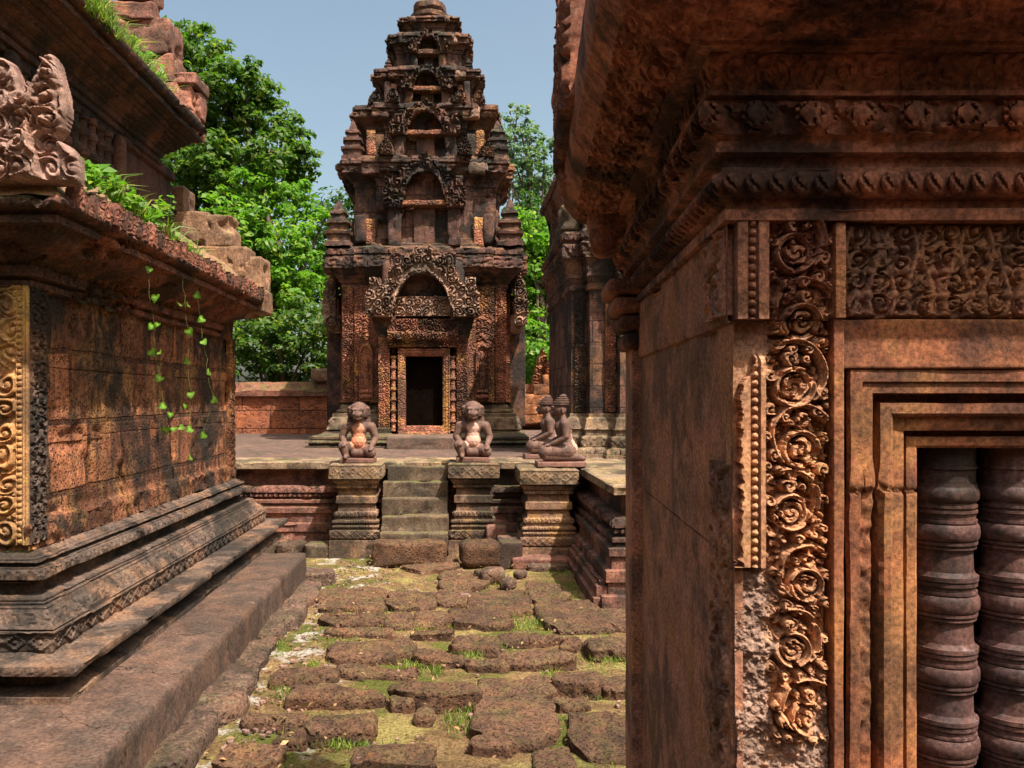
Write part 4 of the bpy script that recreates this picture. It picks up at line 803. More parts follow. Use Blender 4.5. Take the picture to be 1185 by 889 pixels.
part('tier', sweep('tier', [(1.34, 12.4), (1.34, 10.02), (1.6, 10.02), (1.6, 9.86), (4, 9.86)], [(.02, 3.70), (.02, 3.78), (-.02, 3.80), (-.02, 4.25), (.0, 4.27), (.06, 4.40), (.08, 4.42), (.08, 4.56, ('scroll', .03, .14)), (.05, 4.58), (-.2, 4.66), (-.22, 5.0), (-.4, 5.05)], ds=.03, dz=.02, noise=.035, ns=5, chip=.07, cap=.5), M['tower'], T2)
for k, (x, y, z, s) in enumerate(((1.36, 10.05, 3.72, .30), (1.62, 9.9, 3.72, .3), (1.9, 9.75, 3.72, .34))):
    part('cornice_stone', block('cornice_stone', (x, y, z+.12), (s*.8, s, .34), n=8, rnd=.05, noise=.03, seed=k, chip=.04), M['ledge'], T2)

# ------------------------------------------------------------------ enclosure wall and ruined gatehouse behind
EW = thing('enclosure_wall', 'red laterite block enclosure wall with a dark coping behind the platform on the left', 'wall', (-4, 16.4, 0))
part('wall', sweep('wall', [(-14, 17.6), (-4.2, 16.4), (-.2, 16.2)], [(0, -.05), (0, 1.72)], ds=.08, dz=.06, noise=.03, ns=3), M['enc'], EW)
part('coping', sweep('coping', [(-14, 17.6), (-4.2, 16.4), (-.2, 16.2)], [(.0, 1.70), (.08, 1.71), (.08, 1.82), (.02, 1.86), (-.1, 1.99), (-.4, 2.0), (-.5, 1.7)], ds=.06, dz=.04, noise=.03, ns=3, chip=.05), M['coping'], EW)
part('coping_stone', block('coping_stone', (PX(376, 16.4), 16.45, 2.13), (.5, .35, .26), n=8, rnd=.04, noise=.03), M['tan'], EW)
GH = thing('ruined_gatehouse', 'orange brick ruin with broken pointed gables between the tower and the kneeling figures', 'ruin', (2, 19, 0))
part('wall', sweep('wall', [(1.1, 21), (1.1, 19), (5, 19)], [(.3, -.05), (.3, 1.1), (.2, 1.12), (.2, 1.4), (.05, 1.42), (.05, 1.75), (0, 1.78), (0, 2.0)], ds=.06, dz=.04, noise=.04, ns=3, chip=.06), M['ruin'], GH)
def gab(w, h):
    def fn(X, Z):
        u, v = (X-w/2)/(w/2), Z/h
        return .05+.06*scroll_field(X, Z, .22, 3), (v < 1-np.abs(u)**1.3*.9+.05*np.sin(u*30)) & (np.abs(u) < .9)
    return fn
part('gable', relief('gable', gab(.80, 1.5), .80, 1.5, .02, .3, (PX(634, 18.6)-.1, 18.6, 1.95)), M['ruin'], GH)
part('gable', relief('gable', gab(.6, 1.05), .6, 1.05, .02, .3, (PX(618, 18.9)-.1, 18.9, 1.8)), M['ruin'], GH)
for k in range(5): part('fallen_course', block('fallen_course', (PX(622+6*k, 18.4), 18.5, 1.2+.22*k), (1.5-.2*k, .5, .24), n=10, rnd=.03, noise=.03, seed=k, chip=.05), M['ruin'], GH)

# ------------------------------------------------------------------ paving stones (pixel boxes of a crop, height, label)
def crop(a): return 240+a[0]/2.279, 620+a[1]/2.279, 240+a[2]/2.279, 620+a[3]/2.279
STONES = [
 ((615, 92, 742, 140), .03, 'flat sunken stone just below the loose red block'),
 ((520, 52, 660, 92), .02, 'half-buried flat stone in the sand before the stair-foot block'),
 ((302, 134, 470, 196), .05, 'broad dark stone at the far left, beside the left step end'),
 ((474, 140, 600, 194), .04, 'long flat stone, second from left in the farthest paving row'),
 ((604, 140, 692, 182), .04, 'short flat stone in the middle of the farthest paving row'),
 ((694, 142, 846, 204), .05, 'wide stone in the farthest paving row, in front of the small rubble pile'),
 ((846, 116, 950, 178), .04, 'flat stone touching the footing slabs of the free pedestal'),
 ((300, 196, 462, 238), .05, 'long thin stone below the broad far-left stone'),
 ((318, 236, 486, 266), .05, 'thin strip of stone with small grass behind it on the left'),
 ((468, 196, 540, 242), .05, 'small squarish stone left of the long mossy gap'),
 ((544, 192, 640, 240), .05, 'rounded stone ending at the grassy gap in the second row'),
 ((644, 182, 800, 240), .06, 'wide flat stone behind the bright grass patch on the right'),
 ((880, 166, 1040, 252), .06, 'large flat stone running along the base of the right platform'),
 ((1042, 182, 1124, 250), .07, 'stone against the right building under the platform corner'),
 ((325, 264, 540, 330), .06, 'large flat stone left of centre in the third row'),
 ((536, 240, 644, 270), .07, 'narrow raised stone in the middle of the paving'),
 ((544, 288, 684, 342), .07, 'wide stone just behind the big raised slab'),
 ((648, 252, 764, 304), .06, 'squarish stone behind the long smooth block'),
 ((766, 250, 846, 284), .05, 'small flat stone between the squarish one and the trio on its right'),
 ((848, 250, 926, 284), .06, 'small stone right below the bright grass patch'),
 ((930, 260, 982, 298), .05, 'little stone left of the round boulder by the right building'),
 ((776, 282, 964, 352), .11, 'long smooth raised block right of centre'),
 ((1006, 246, 1118, 322), .12, 'rounded boulder standing in green moss by the right building'),
 ((182, 332, 334, 396), .07, 'stone at the left edge of the paving beside the pale gravel'),
 ((346, 328, 546, 372), .05, 'flat stone behind the big left slab'),
 ((222, 372, 456, 446), .10, 'big rectangular slab left of the raised cracked slab'),
 ((486, 348, 710, 456), .16, 'biggest raised slab in the centre, undercut at its front'),
 ((682, 308, 790, 356), .08, 'stone directly behind the big raised slab, on its right'),
 ((714, 352, 912, 442), .10, 'broad slab right of the raised central slab'),
 ((910, 328, 1036, 422), .13, 'tall rounded block on the right, left of the last boulder'),
 ((1034, 346, 1142, 430), .10, 'rough block touching the right building'),
 ((484, 408, 546, 456), .09, 'small broken corner stone under the front of the central slab'),
 ((96, 448, 266, 506), .07, 'flat stone at the lower left next to the gravel strip'),
 ((270, 442, 432, 540), .11, 'thick block at lower left with pitted front'),
 ((544, 446, 592, 492), .06, 'small lump in the grass in front of the central slab'),
 ((704, 412, 918, 548), .07, 'sloping grey-brown slab low right of centre'),
 ((906, 416, 1006, 462), .08, 'flat wedge between the round block and the lower right slab'),
 ((180, 506, 264, 552), .06, 'little stone below the thick lower left block'),
 ((18, 532, 186, 622), .06, 'nearest stone in the bottom left corner'),
 ((694, 506, 812, 576), .09, 'small rounded block near the bottom edge'),
 ((952, 456, 1124, 592), .05, 'very large flat slab at the bottom right'),
 ((860, 548, 960, 626), .02, 'flat sunken stone at the bottom between the small block and the large slab'),
 ((380, 552, 600, 640), .015, 'wide sunken slab along the bottom edge in the middle'),
]
for i, (c, h, lab) in enumerate(STONES):
    x0, y0, x1, y1 = crop(c); Ya = EYE*F/(y1-VY); Yb = (EYE-h)*F/(y0-VY); Yb = max(Yb, Ya+.12); Yc = (Ya+Yb)/2
    cx = PX((x0+x1)/2, Yc); w = (x1-x0)*Yc/F; h = h*.5+.002; H = h+.14
    me = block('paving_stone', (cx, Yc, h-H/2+.004), (w*1.12, (Yb-Ya)*1.19, H), rot=random.uniform(-.10, .10), rnd=.042 if h > .02 else .03, noise=.034, ns=8, n=30, seed=100+i, plan=.30, chip=.016, tilt=(random.uniform(-.03, .03), random.uniform(-.03, .03)))
    tagged('paving_stone', me, M['laterite'], 'laterite paving: '+lab, 'paving stone', 'laterite paving stones of the court')
tagged('stone_block', block('stone_block', ((sx0+sx1)/2-.03, 8.28, .10), (.76, .26, .25), rnd=.06, noise=.022, ns=6, n=22, seed=3, plan=.05), M['laterite'], 'long rounded laterite block lying at the foot of the stairs', 'stone block')
tagged('stone_block', block('stone_block', (PX(557, 8.1), 8.2, .11), (.42, .34, .27), rot=.15, rnd=.10, noise=.03, ns=5, n=20, seed=8, plan=.12), M['laterite'], 'loose rounded laterite block right of the stair foot', 'stone block')
for i, (px, py, s, lab) in enumerate(((570, 672, .17, 'largest grey rubble stone before the free pedestal'), (588, 680, .13, 'small rubble stone at the right of the rubble pile'), (556, 668, .10, 'brown rubble lump nearest the loose red block'), (538, 692, .06, 'pale pebble on the far paving row'), (602, 668, .10, 'rubble stone tucked beside the footing slab'))):
    Y = EYE*F/(py-VY); tagged('rubble_stone', block('rubble_stone', (PX(px, Y), Y, s*.25), (s*1.3, s, s*.8), rot=i, rnd=s*.3, noise=s*.16, ns=9, n=10, seed=200+i, plan=.15), M['rubble'] if i != 3 else M['naga'], lab, 'rubble stone', 'rubble before the free pedestal')
# foundation stones along the platform foot
FB = thing('foundation_course', 'rough mossy foundation stones along the foot of the platform, left of the stairs', 'foundation', (-2, 8.95, 0))
x = -3.4; k = 0
while x < -.8:
    w = random.uniform(.25, .5); part('foundation_stone', block('foundation_stone', (x+w/2, 8.82+random.uniform(-.05, .03), .03), (w, .34, .17), rnd=.05, noise=.03, ns=6, n=10, seed=300+k, plan=.1), M['step'] if k % 2 else M['rubble'], FB); x += w; k += 1

# ------------------------------------------------------------------ statues
def statue_me(name, chains, vox=.0055, it=3):
    parts = []
    bm = bmesh.new(); bmesh.ops.create_icosphere(bm, subdivisions=2, radius=1); bm.verts.index_update()
    SV = np.array([v.co[:] for v in bm.verts]); SQ = np.array([[v.index for v in f.verts] for f in bm.faces]); bm.free()
    for ch in chains:
        for j in range(max(1, len(ch)-1)):
            a = np.array(ch[j], float); b = np.array(ch[min(j+1, len(ch)-1)], float); L = np.linalg.norm(a[:3]-b[:3]); n = max(1, int(L/(min(a[3], b[3])*.45)))
            for k in range(n+1):
                q = a+(b-a)*k/n; parts.append((SV*q[3]+q[:3], SQ))
    me = joinm(name, parts, sharp=0); o = bpy.data.objects.new('tmp', me); C.objects.link(o)
    m = o.modifiers.new('r', 'REMESH'); m.mode = 'VOXEL'; m.voxel_size = vox
    s = o.modifiers.new('s', 'SMOOTH'); s.iterations = it; s.factor = .5
    bpy.context.view_layer.update(); dg = bpy.context.evaluated_depsgraph_get()
    out = bpy.data.meshes.new_from_object(o.evaluated_get(dg)); out.name = name
    bpy.data.objects.remove(o); bpy.data.meshes.remove(me)
    out.shade_smooth(); out.materials.clear(); return out
def hand(w, d, up, s=1., sp=(1, 0, 0)):
    w, d, up, sp = (np.array(q, float) for q in (w, d, up, sp)); d = d/np.linalg.norm(d); o = []
    o.append([(*w, .019*s), (*(w+d*.022*s), .018*s)])
    for k, L in enumerate((.030, .036, .033, .026)):
        r = w+d*.024*s+sp*(k-1.5)*.0125*s; m = r+d*L*.55*s; e = m+(d*.5-up*.7)*L*.55*s
        o.append([(*r, .0065*s), (*m, .0062*s), (*e, .0055*s)])
    t = w+sp*.02*s; o.append([(*t, .007*s), (*(t+d*.02*s+sp*.012*s), .0062*s)]); return o
def guardian_chains():
    c = [[(0, .04, .10, .085), (0, .0, .165, .088), (0, .005, .23, .078), (0, .01, .29, .092)], [(-.105, .01, .315, .052), (.105, .01, .315, .052)], [(0, 0, .34, .058), (0, -.015, .40, .06)],
         [(0, -.02, .44, .066), (0, -.015, .465, .062)], [(0, -.06, .425, .040), (0, -.088, .424, .030)], [(-.026, -.088, .430, .017), (.026, -.088, .430, .017)], [(-.022, -.080, .398, .015), (0, -.092, .394, .016), (.022, -.080, .398, .015)],
         [(-.036, -.072, .466, .016), (0, -.082, .462, .012), (.036, -.072, .466, .016)], [(0, -.098, .443, .012)],
         [(-.13, .01, .312, .05), (-.168, .005, .205, .038), (-.155, -.02, .185, .034), (-.128, -.125, .158, .026)],
         [(.13, .01, .312, .05), (.172, .005, .20, .038), (.165, -.02, .175, .034), (.14, -.11, .115, .026)],
         [(-.055, .03, .075, .075), (-.135, -.115, .125, .056), (-.14, -.135, .115, .05), (-.115, -.13, .03, .036), (-.112, -.135, .02, .028)], [(-.112, -.13, .018, .026), (-.108, -.21, .014, .02)],
         [(.055, .03, .075, .075), (.135, -.115, .058, .058), (.14, -.12, .05, .05), (.12, .06, .03, .045)], [(0, .10, .05, .07), (0, .03, .04, .08)], [(-.04, -.05, .05, .045), (.05, -.06, .045, .045)]]
    c += hand((-.128, -.14, .155), (0, -1, -.35), (0, 0, 1))+hand((.14, -.125, .112), (0, -1, -.35), (0, 0, 1))
    for sx in (-1, 1): c.append([(sx*.026, -.078, .449, .011)]); c.append([(sx*.072, .0, .475, .018), (sx*.078, .005, .46, .014)])
    return c
def mane_chains():
    c = []
    for a in np.linspace(-.5, math.pi+.5, 15): c.append([(math.cos(a)*.066, .0, .442+math.sin(a)*.058, .018), (math.cos(a)*.082, .018, .44+math.sin(a)*.072, .014)])
    for a in np.linspace(0, math.pi, 9): c.append([(math.cos(a)*.05, .035, .45+math.sin(a)*.05, .03), (math.cos(a)*.075, .02, .37, .022)])
    c.append([(0, .03, .45, .07), (0, .045, .39, .06)]); return c
def statmat(name, worn, bc, br, face=None):
    g = G(name); tc = g.n('ShaderNodeTexCoord').outputs['Object']
    n1 = g.noise(tc, 16, 7, .7); n2 = g.noise(tc, 70, 8, .75)
    col = g.mix(g.ramp(n1, .38, .62), (.165, .082, .058), (.08, .043, .034))
    def spot(c, r, k):
        v = g.n('ShaderNodeVectorMath', operation='DISTANCE'); g.l(tc, v.inputs[0]); v.inputs[1].default_value = c
        d = g.math('ADD', v.outputs['Value'], g.math('MULTIPLY', g.math('SUBTRACT', n1, .5), r*.9)); return g.math('MULTIPLY', g.ramp(d, r, r*.72), k)
    col = g.mix(spot(bc, br, .92), col, worn)
    col = g.mix(spot((bc[0], bc[1], bc[2]+br*1.15), br*.75, .75), col, worn)
    if face: col = g.mix(spot(face, .045, .7), col, tuple(v*.9 for v in worn))
    col = g.mix(1., col, g.mix(n2, (.7, .7, .7), (1.3, 1.3, 1.3)), 'MULTIPLY')
    bs = g.n('ShaderNodeBsdfPrincipled'); bs.inputs['Roughness'].default_value = .78; g.l(col, bs.inputs['Base Color']); g.l(g.bump(g.math('ADD', n1, g.math('MULTIPLY', n2, .5)), .006), bs.inputs['Normal']); g.l(bs.outputs[0], g.out.inputs[0]); return g.m
def bighead(chs, z0, k, zc): return [[(x*k, y*k, zc+(z-zc)*k, q*k) for x, y, z, q in ch] if min(c[2] for c in ch) >= z0 and max(abs(c[0]) for c in ch) < .095 else ch for ch in chs]
gm = statue_me('body', bighead(guardian_chains(), .36, 1.28, .385)); mm = statue_me('mane', bighead(mane_chains(), .3, 1.28, .385), .005, 2)
M['dark_stone'] = stone('dark_statue_stone', (.13, .085, .068), (.08, .052, .043), stain_amt=.3, streak=0, lich_amt=.2, lichen=(.2, .16, .13), grain=.002, scale=3)
M['base_stone'] = stone('purple_statue_base', (.22, .13, .105), (.14, .085, .07), stain_amt=.3, streak=0, lich_amt=.2, grain=.002, scale=2)
def guardian(px, zt, worn, label, sc):
    t = thing('guardian_statue', label, 'statue', (PX(px, 8.86), 8.86, zt), 'kneeling stone statues')
    me = gm.copy(); b = part('body', me, statmat('worn_statue_stone', worn, (0, -.075, .185), .10, (0, -.10, .425)), t); b.location = (0, 0, .045); b.scale = (sc,)*3
    h = part('mane', mm, M['dark_stone'], b); h.location = (0, 0, 0)
    part('base', block('base', (0, 0, .022), (.36, .40, .05), n=8, rnd=.01, noise=.004), M['base_stone'], t, at=t.location)
guardian(415, .975, (.62, .24, .13), 'kneeling lion-faced guardian with a red belly, on the pedestal left of the stairs', 1.06)
guardian(547, .985, (.60, .35, .27), 'kneeling lion-faced guardian with a pale pink belly, on the pedestal right of the stairs', 1.06)
def attendant_chains():
    c = [[(0, .10, .12, .095), (0, .065, .20, .082), (0, .05, .27, .078), (0, .04, .345, .092)], [(-.11, .045, .385, .05), (.11, .045, .385, .05)], [(0, .035, .41, .048), (0, .02, .47, .044)],
         [(0, .005, .525, .064), (0, .0, .545, .06)], [(0, -.03, .50, .040), (0, -.045, .478, .022)], [(0, -.062, .535, .009), (0, -.076, .515, .012)], [(-.014, -.066, .494, .009), (.014, -.066, .494, .009)], [(-.03, -.056, .548, .010), (0, -.062, .548, .008), (.03, -.056, .548, .010)]]
    for sx in (-1, 1):
        c += [[(sx*.14, .045, .378, .046), (sx*.162, .05, .26, .036), (sx*.155, .03, .235, .033), (sx*.115, -.10, .175, .024)],
              [(sx*.07, .08, .105, .088), (sx*.105, -.14, .10, .062), (sx*.105, -.155, .085, .056)], [(sx*.105, -.145, .055, .05), (sx*.09, .16, .045, .045)], [(sx*.09, .17, .04, .035), (sx*.085, .24, .03, .025)],
              [(sx*.060, .022, .53, .013), (sx*.062, .026, .495, .010)], [(sx*.024, -.056, .532, .010)]]
        c += hand((sx*.113, -.115, .172), (0, -1, -.25), (0, 0, 1), 1.0)
    return c
am = statue_me('body', [[(x*1.18, (y-.01)*1.18+.01, .50+(z-.50)*1.12, q*1.15) for x, y, z, q in ch] if min(c[2] for c in ch) > .474 else ch for ch in attendant_chains()]); am.transform(Matrix.Rotation(R(-90), 4, 'Z'))
hv = []; 
for k in range(5): r = (.084, .082, .074, .060, .040)[k]; z = .570+.021*k; hv += [(r*.92, z-.004), (r, z+.004), (r, z+.011), (r*.9, z+.016)]
hv.append((.02, .680)); hv.append((.002, .686)); V, Q = lathe_arr([(.03, .56)]+hv, 28); V[:, 0] += (V[:, 2]-.55)*.30; V[:, 0] += .006
hm = mk('headdress', V, Q, sharp=50)
def attendant(px, Y, zt, label, sc, worn):
    t = thing('attendant_statue', label, 'statue', (PX(px, Y), Y, zt), 'kneeling stone statues')
    b = part('body', am.copy(), statmat('attendant_stone', worn, (.16, .0, .16), .10), t); b.location = (0, 0, .05); b.scale = (sc,)*3
    h = part('headdress', hm, M['dark_stone'], b); h.location = (0, 0, 0)
    part('base', block('base', (0.01, 0, .026), (.50, .36, .055), n=8, rnd=.01, noise=.004), M['base_stone'], t, at=t.location)
attendant(647, 8.55, .955, 'nearer kneeling attendant in ringed cap facing left, on the free pedestal', 1.02, (.50, .30, .23))
attendant(630, 9.55, .965, 'farther kneeling attendant in ringed cap facing left, half hidden behind its twin', 1.0, (.30, .19, .15))

# ------------------------------------------------------------------ vegetation
def leaves_arr(cen, nrm, size, asp=.55, fold=.15, r=None):
    r = r or rng; n = len(cen); size = np.broadcast_to(np.asarray(size, float), (n,))[:, None]
    nrm = nrm/np.maximum(np.linalg.norm(nrm, axis=1, keepdims=True), 1e-6); a = r.normal(size=(n, 3)); a -= (a*nrm).sum(1, keepdims=True)*nrm; a /= np.linalg.norm(a, axis=1, keepdims=True); b = np.cross(nrm, a)
    V = np.stack([cen-a*size*.5, cen+b*size*asp*.5+nrm*size*fold, cen+a*size*.5, cen-b*size*asp*.5+nrm*size*fold], 1).reshape(-1, 3)
    return V, np.arange(n*4).reshape(-1, 4)
def crown_mesh(cl, per, size, seed, sub=9):
    r = np.random.default_rng(seed); cs, ns_ = [], []
    for (x, y, z, R0) in cl:
        k = max(6, int(sub*R0*3.2)); d = r.normal(size=(k, 3)); d /= np.linalg.norm(d, axis=1, keepdims=True); q = np.array((x, y, z))+d*R0*(r.random((k, 1))**.4)*np.array((1, 1, .85))
        for s in q:
            m = max(8, int(per*R0**1.2)); rr = R0*r.uniform(.20, .42); e = r.normal(size=(m, 3)); e /= np.linalg.norm(e, axis=1, keepdims=True)
            pnt = s+e*rr*(r.random((m, 1))**.45)*np.array((1.15, 1.15, .6)); cs.append(pnt); ns_.append(e*.6+np.array((0.1, -.1, .8))+r.normal(size=(m, 3))*.45)
    cs = np.concatenate(cs); ns_ = np.concatenate(ns_)
    return mk('crown', *leaves_arr(cs, ns_, r.uniform(size*.7, size*1.3, len(cs)), r=r), sharp=0)
def tree(name, label, cl, base, mat, per, size, seed, sub=9, tr=.28, group='trees beyond the enclosure wall', limbs=True):
    t = thing(name, label, 'tree', base, group)
    part('crown', crown_mesh(cl, per, size, seed, sub), M[mat], t)
    top = max(cl, key=lambda c: c[2]); b = Vector(base); mid = Vector((sum(c[0] for c in cl)/len(cl), sum(c[1] for c in cl)/len(cl), sum(c[2] for c in cl)/len(cl)))
    pts = [b, b.lerp(mid, .5)+Vector((.1, 0, .1)), mid, mid.lerp(Vector(top[:3]), .7)]; ps = [tube_arr(pts, [tr, tr*.75, tr*.5, tr*.12], 10)]
    if limbs:
        for (x, y, z, R0) in cl:
            e = Vector((x, y, z)); h = max(.25, min(.85, (z-b.z)/(mid.z*1.4+.1)*.6)); s = b.lerp(mid, h); m_ = s.lerp(e, .5)+Vector((.08*(e-s).length*math.sin(x*7), 0, .08*(e-s).length)); ps.append(tube_arr([s, m_, e, e+(e-m_)*.1], [tr*.35, tr*.22, tr*.12, tr*.03], 6))
    part('trunk', joinm('trunk', ps), M['bark'], t); return t
def cl(lst, Y, dy=1.2, seed=0):
    r = random.Random(seed); o = []
    for px, py, rp in lst: y = Y+r.uniform(-dy, dy); x, _, z = P(px, py, y); o.append((x, y, z, rp*y/F))
    return o
tree('broadleaf_tree', 'tall broadleaf tree rising behind the left building with a rounded top', cl([(200, 55, 38), (240, 62, 34), (222, 105, 40), (262, 108, 44), (300, 128, 36), (252, 150, 44), (210, 170, 40), (330, 150, 28), (345, 185, 24), (312, 180, 38), (270, 200, 42), (350, 205, 14), (222, 140, 36), (238, 185, 40), (228, 225, 40), (325, 212, 30), (285, 90, 26)], 24, 1.3, 1), (PX(235, 24), 24, 0), 'leaf_tree', 46, .19, 1, 11, .34)
tree('broadleaf_tree', 'sunlit mid-height tree below the tall one, filling the gap left of the tower', cl([(300, 225, 40), (342, 232, 32), (265, 262, 44), (312, 275, 46), (352, 280, 34), (375, 255, 16), (290, 318, 50), (345, 330, 44), (250, 320, 40), (372, 310, 22)], 21.5, 1.0, 2), (PX(310, 21.5), 21.5, 0), 'leaf_bright', 44, .17, 2, 11, .24)
tree('leafy_shrub', 'dense shrub standing right behind the enclosure wall coping', cl([(285, 385, 44), (330, 395, 46), (365, 370, 36), (300, 430, 40), (350, 432, 40), (382, 420, 26), (262, 420, 36)], 19, .7, 3), (PX(320, 19), 19, 0), 'leaf_tree', 46, .15, 3, 12, .12)
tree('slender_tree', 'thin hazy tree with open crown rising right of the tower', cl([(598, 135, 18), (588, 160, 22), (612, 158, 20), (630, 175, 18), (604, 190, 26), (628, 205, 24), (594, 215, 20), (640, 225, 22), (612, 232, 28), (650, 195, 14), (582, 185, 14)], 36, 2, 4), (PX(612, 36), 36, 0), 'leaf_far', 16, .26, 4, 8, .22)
tree('leafy_shrub', 'bright green tree mass low between the tower and the right building', cl([(605, 275, 34), (635, 285, 34), (612, 320, 36), (645, 330, 34), (600, 360, 34), (628, 372, 34), (605, 405, 36), (640, 410, 36), (598, 440, 30), (665, 300, 34), (670, 360, 34)], 27, 1.5, 5), (PX(620, 27), 27, 0), 'leaf_bright', 34, .2, 5, 11, .2)
tree('broadleaf_tree', 'dark tree farther back filling the gap behind the tower', cl([(420, 260, 60), (480, 320, 70), (560, 330, 60), (540, 400, 70), (440, 400, 70), (380, 330, 50), (620, 260, 40), (660, 270, 40), (700, 300, 60)], 33, 1.5, 6), (PX(500, 33), 33, 0), 'leaf_dark', 22, .26, 6, 9, .3)
tree('broadleaf_tree', 'dark crown far left showing through gaps behind the tall tree', cl([(150, 120, 60), (180, 220, 60), (240, 330, 60), (120, 300, 70), (200, 400, 60), (300, 350, 50)], 31, 1.5, 7), (PX(200, 31), 31, 0), 'leaf_dark', 20, .26, 7, 9, .3)

# heart-shaped vine leaves hanging from the eave
def heart(s):
    pts = [(0, -.62), (.22, -.35), (.42, -.05), (.46, .2), (.36, .38), (.18, .42), (0, .28), (-.18, .42), (-.36, .38), (-.46, .2), (-.42, -.05), (-.22, -.35)]
    bm = bmesh.new(); c = bm.verts.new((0, 0, 0)); vs = [bm.verts.new((x*s, -.12*s*abs(x)*2+random.uniform(-.03, .03)*s, z*s)) for x, z in pts]
    for i in range(len(vs)): bm.faces.new((c, vs[i], vs[(i+1) % len(vs)]))
    bmesh.ops.solidify(bm, geom=bm.faces[:], thickness=.0012)
    me = bpy.data.meshes.new('leaf'); bm.to_mesh(me); bm.free(); me.shade_smooth(); return me
hl = [heart(.060), heart(.050), heart(.042)]
def vine(label, Y, pts, leafs):
    t = thing('hanging_vine', label, 'vine', P(*pts[0], Y), 'vines hanging from the left eave')
    ww = [Vector(P(a, b, Y)) for a, b in pts]; fine = []
    for i in range(len(ww)-1):
        for k in range(4): fine.append(ww[i].lerp(ww[i+1], k/4)+Vector((random.uniform(-.006, .006), random.uniform(-.02, .02), 0)))
    fine.append(ww[-1]); part('stem', mk('stem', *tube_arr(fine, .0015, 5)), M['stem'], t)
    for (a, b, s) in leafs:
        o = part('leaf', hl[s], M['vine'], t, at=P(a, b, Y-.02)); o.rotation_euler = (random.uniform(-1.0, -.1), random.uniform(-1.2, 1.2), random.uniform(-.2, 1.0))
vine('left strand of hanging vine, straight, with small paired leaves against the pitted wall', 4.9, [(172, 292), (174, 330), (177, 372), (180, 408), (184, 442), (188, 470), (190, 500)], [(172, 312, 1), (180, 345, 0), (175, 378, 1), (182, 376, 2), (176, 408, 0), (184, 438, 0), (188, 470, 1), (191, 498, 0), (197, 480, 2), (185, 408, 2)])
vine('middle strand of hanging vine with paired leaves near its top', 5.5, [(212, 318), (214, 350), (218, 388), (217, 420), (221, 458), (219, 496), (220, 532)], [(207, 352, 0), (217, 353, 1), (219, 384, 0), (216, 418, 0), (221, 457, 0), (210, 495, 1), (219, 497, 0), (201, 497, 1), (220, 530, 1), (214, 470, 2)])
vine('right strand of hanging vine with large single leaves', 5.8, [(226, 320), (229, 345), (232, 372), (236, 398), (241, 432), (247, 464), (235, 505)], [(228, 342, 0), (233, 370, 0), (236, 396, 0), (241, 431, 0), (248, 463, 0), (235, 504, 0), (224, 320, 1)])
def weed(label, pts, n, size, blade, mat='weed', seed=0):
    r = np.random.default_rng(seed)
    for (px, py, Y, s) in pts:
        c = np.array(P(px, py, Y)); k = int(n*s); ps = []
        if blade:
            for _ in range(k):
                a = r.normal(size=3)*np.array((.03, .05, .01)); h = size*r.uniform(.5, 1.3); d = r.normal(size=3)*.5; d[2] = 1; d /= np.linalg.norm(d); b = c+a; m_ = b+d*h*.6; e = b+d*h+np.array((d[0]*h*.5, d[1]*h*.5, -h*.25)); w = np.cross(d, (.3, .8, .2)); w = w/np.linalg.norm(w)*.005
                ps.append((np.array([b-w, b+w, m_+w*.8, m_-w*.8, e+w*.1, e-w*.1]), np.array([[0, 1, 2, 3], [3, 2, 4, 5]])))
        else:
            cc = c+r.normal(size=(k, 3))*np.array((.036, .045, .032))+np.array((0, 0, .045)); ps.append(leaves_arr(cc, r.normal(size=(k, 3))*.5+np.array((.3, -.3, .9)), r.uniform(size*.5, size*1.2, k), .5, r=r))
        tagged('grass_tuft' if blade else 'roof_weed', joinm('roof_weed', ps, 0), M[mat], label, 'plant', 'weeds rooted on the left building')
weed('leafy green weed with pointed leaves beside the carved naga, on the lower eave', [(100, 208, 4.1, 1), (112, 216, 4.3, 1), (125, 226, 4.45, .8), (138, 238, 4.6, .7)], 60, .075, False, 'leaf_bright', 1)
weed('bushy weed in the middle of the lower eave', [(150, 246, 4.8, 1), (165, 252, 5.0, 1), (180, 262, 5.2, 1.2), (190, 248, 5.4, .8)], 55, .075, False, 'leaf_bright', 2)
weed('spreading weed at the far part of the lower eave, above the vines', [(200, 285, 5.6, 1), (214, 298, 5.9, 1), (226, 312, 6.2, 1), (240, 320, 6.5, .8)], 55, .07, False, 'weed', 3)
weed('dry grass tuft sprouting from the lower eave', [(130, 226, 4.5, 1), (160, 250, 4.9, 1), (195, 275, 5.5, 1), (220, 300, 6.0, 1), (245, 322, 6.7, 1)], 40, .16, True, 'weed', 4)
weed('pale grass tuft in the fringe along the upper roof edge', [(108, 15, 5.0, 1), (118, 28, 5.2, 1), (132, 45, 5.4, 1), (146, 62, 5.7, 1), (160, 78, 6.0, 1), (172, 92, 6.3, 1), (184, 108, 6.5, 1)], 70, .17, True, 'weed', 5)
weed('small green leafy sprout on the upper roof edge near the gable', [(150, 58, 5.8, .8), (166, 72, 6.1, 1), (184, 96, 6.5, .7)], 45, .07, False, 'leaf_bright', 6)
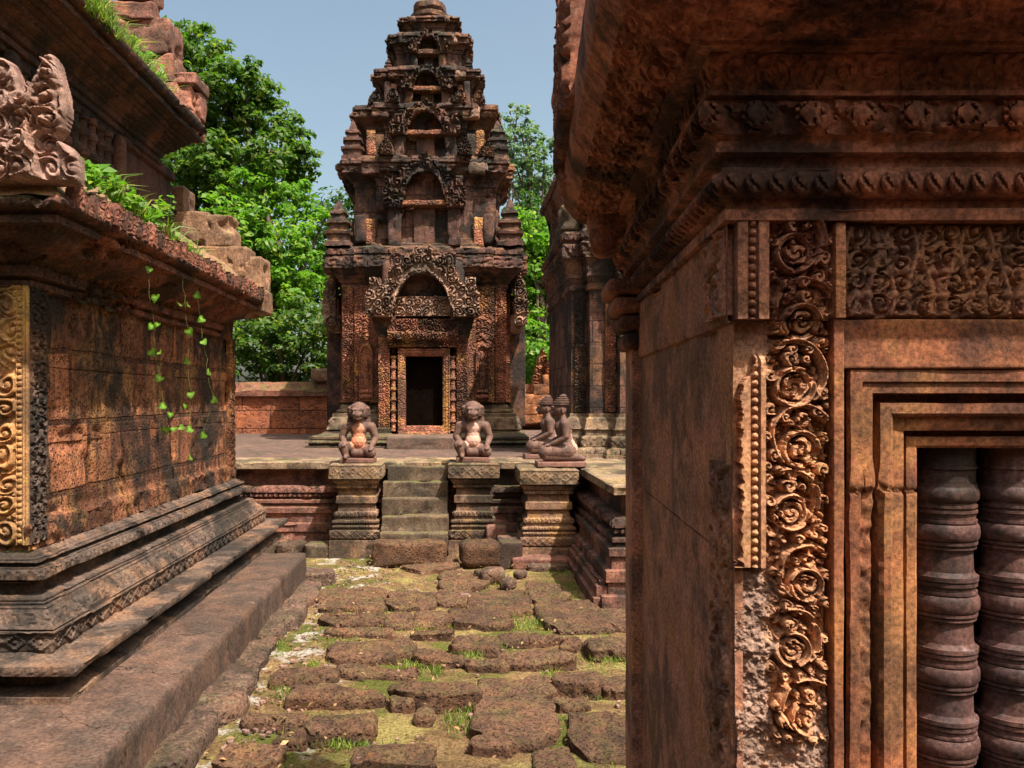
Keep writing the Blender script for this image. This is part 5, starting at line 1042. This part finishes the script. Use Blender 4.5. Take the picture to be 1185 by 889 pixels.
# grass in the gaps of the paving: nobody could count it
gp = [(430, 700, 30, 8), (392, 715, 20, 5), (400, 745, 25, 8), (480, 725, 30, 7), (515, 722, 14, 10), (590, 715, 40, 8), (620, 722, 30, 7), (700, 745, 18, 10), (705, 762, 40, 10), (640, 690, 18, 8), (665, 680, 12, 14), (325, 800, 16, 12), (350, 850, 18, 8), (535, 835, 26, 12), (545, 815, 20, 8), (570, 840, 20, 6), (480, 800, 10, 8), (400, 860, 40, 6), (565, 672, 14, 8), (590, 640, 8, 10), (600, 690, 12, 6), (690, 800, 20, 8), (705, 880, 8, 6), (640, 780, 14, 8), (540, 760, 18, 6), (565, 748, 20, 5), (320, 745, 10, 10), (505, 775, 10, 6), (655, 660, 10, 8), (640, 668, 10, 12), (475, 770, 20, 6), (360, 770, 12, 6), (276, 655, 8, 4)]
ps = []
for (px, py, sx_, sy_) in gp:
    for _ in range(int(70+sx_*4)):
        qx, qy = px+random.gauss(0, sx_*.55), py+random.gauss(0, sy_*.6)
        if qy < 640: continue
        Y = EYE*F/(qy-VY); b = np.array((PX(qx, Y), Y, -.01)); h = random.uniform(.015, .05); d = np.array((random.gauss(0, .5), random.gauss(0, .5), 1.)); d /= np.linalg.norm(d); w = np.array((random.uniform(-1, 1), random.uniform(-1, 1), 0)); w = w/np.linalg.norm(w)*.0035
        ps.append((np.array([b-w, b+w, b+d*h+w*.2, b+d*h-w*.2]), np.array([[0, 1, 2, 3]])))
struct('grass', joinm('grass', ps, 0), M['weed'], 'stuff')
ps = []
lr = np.random.default_rng(5)
n = 420; ly = lr.uniform(3.6, 8.5, n); lx = np.where(lr.random(n) < .5, lr.uniform(-1.15, .95, n), lr.normal(-.75, .35, n)); lc = np.stack([lx, ly, lr.uniform(.015, .06, n)], -1)
struct('leaf_litter', mk('leaf_litter', *leaves_arr(lc, lr.normal(size=(n, 3))*.35+np.array((0, 0, 1.)), lr.uniform(.015, .05, n), .5, .12, r=lr), sharp=0), M['dead'], 'stuff')
ps = []
for _ in range(900):
    Y = random.uniform(3.6, 8.4); x = random.uniform(-1.15, .95) if random.random() < .55 else random.gauss(-1.0, .12); q_ = random.choice((.006, .008, .010, .014, .02))
    ps.append(block_arr((x, Y, .0), (q_*1.5, q_, q_*.8), rot=random.uniform(0, 3), rnd=q_*.2, noise=q_*.15, ns=40, n=1, seed=1))
struct('gravel', joinm('gravel', ps), M['naga'], 'stuff')
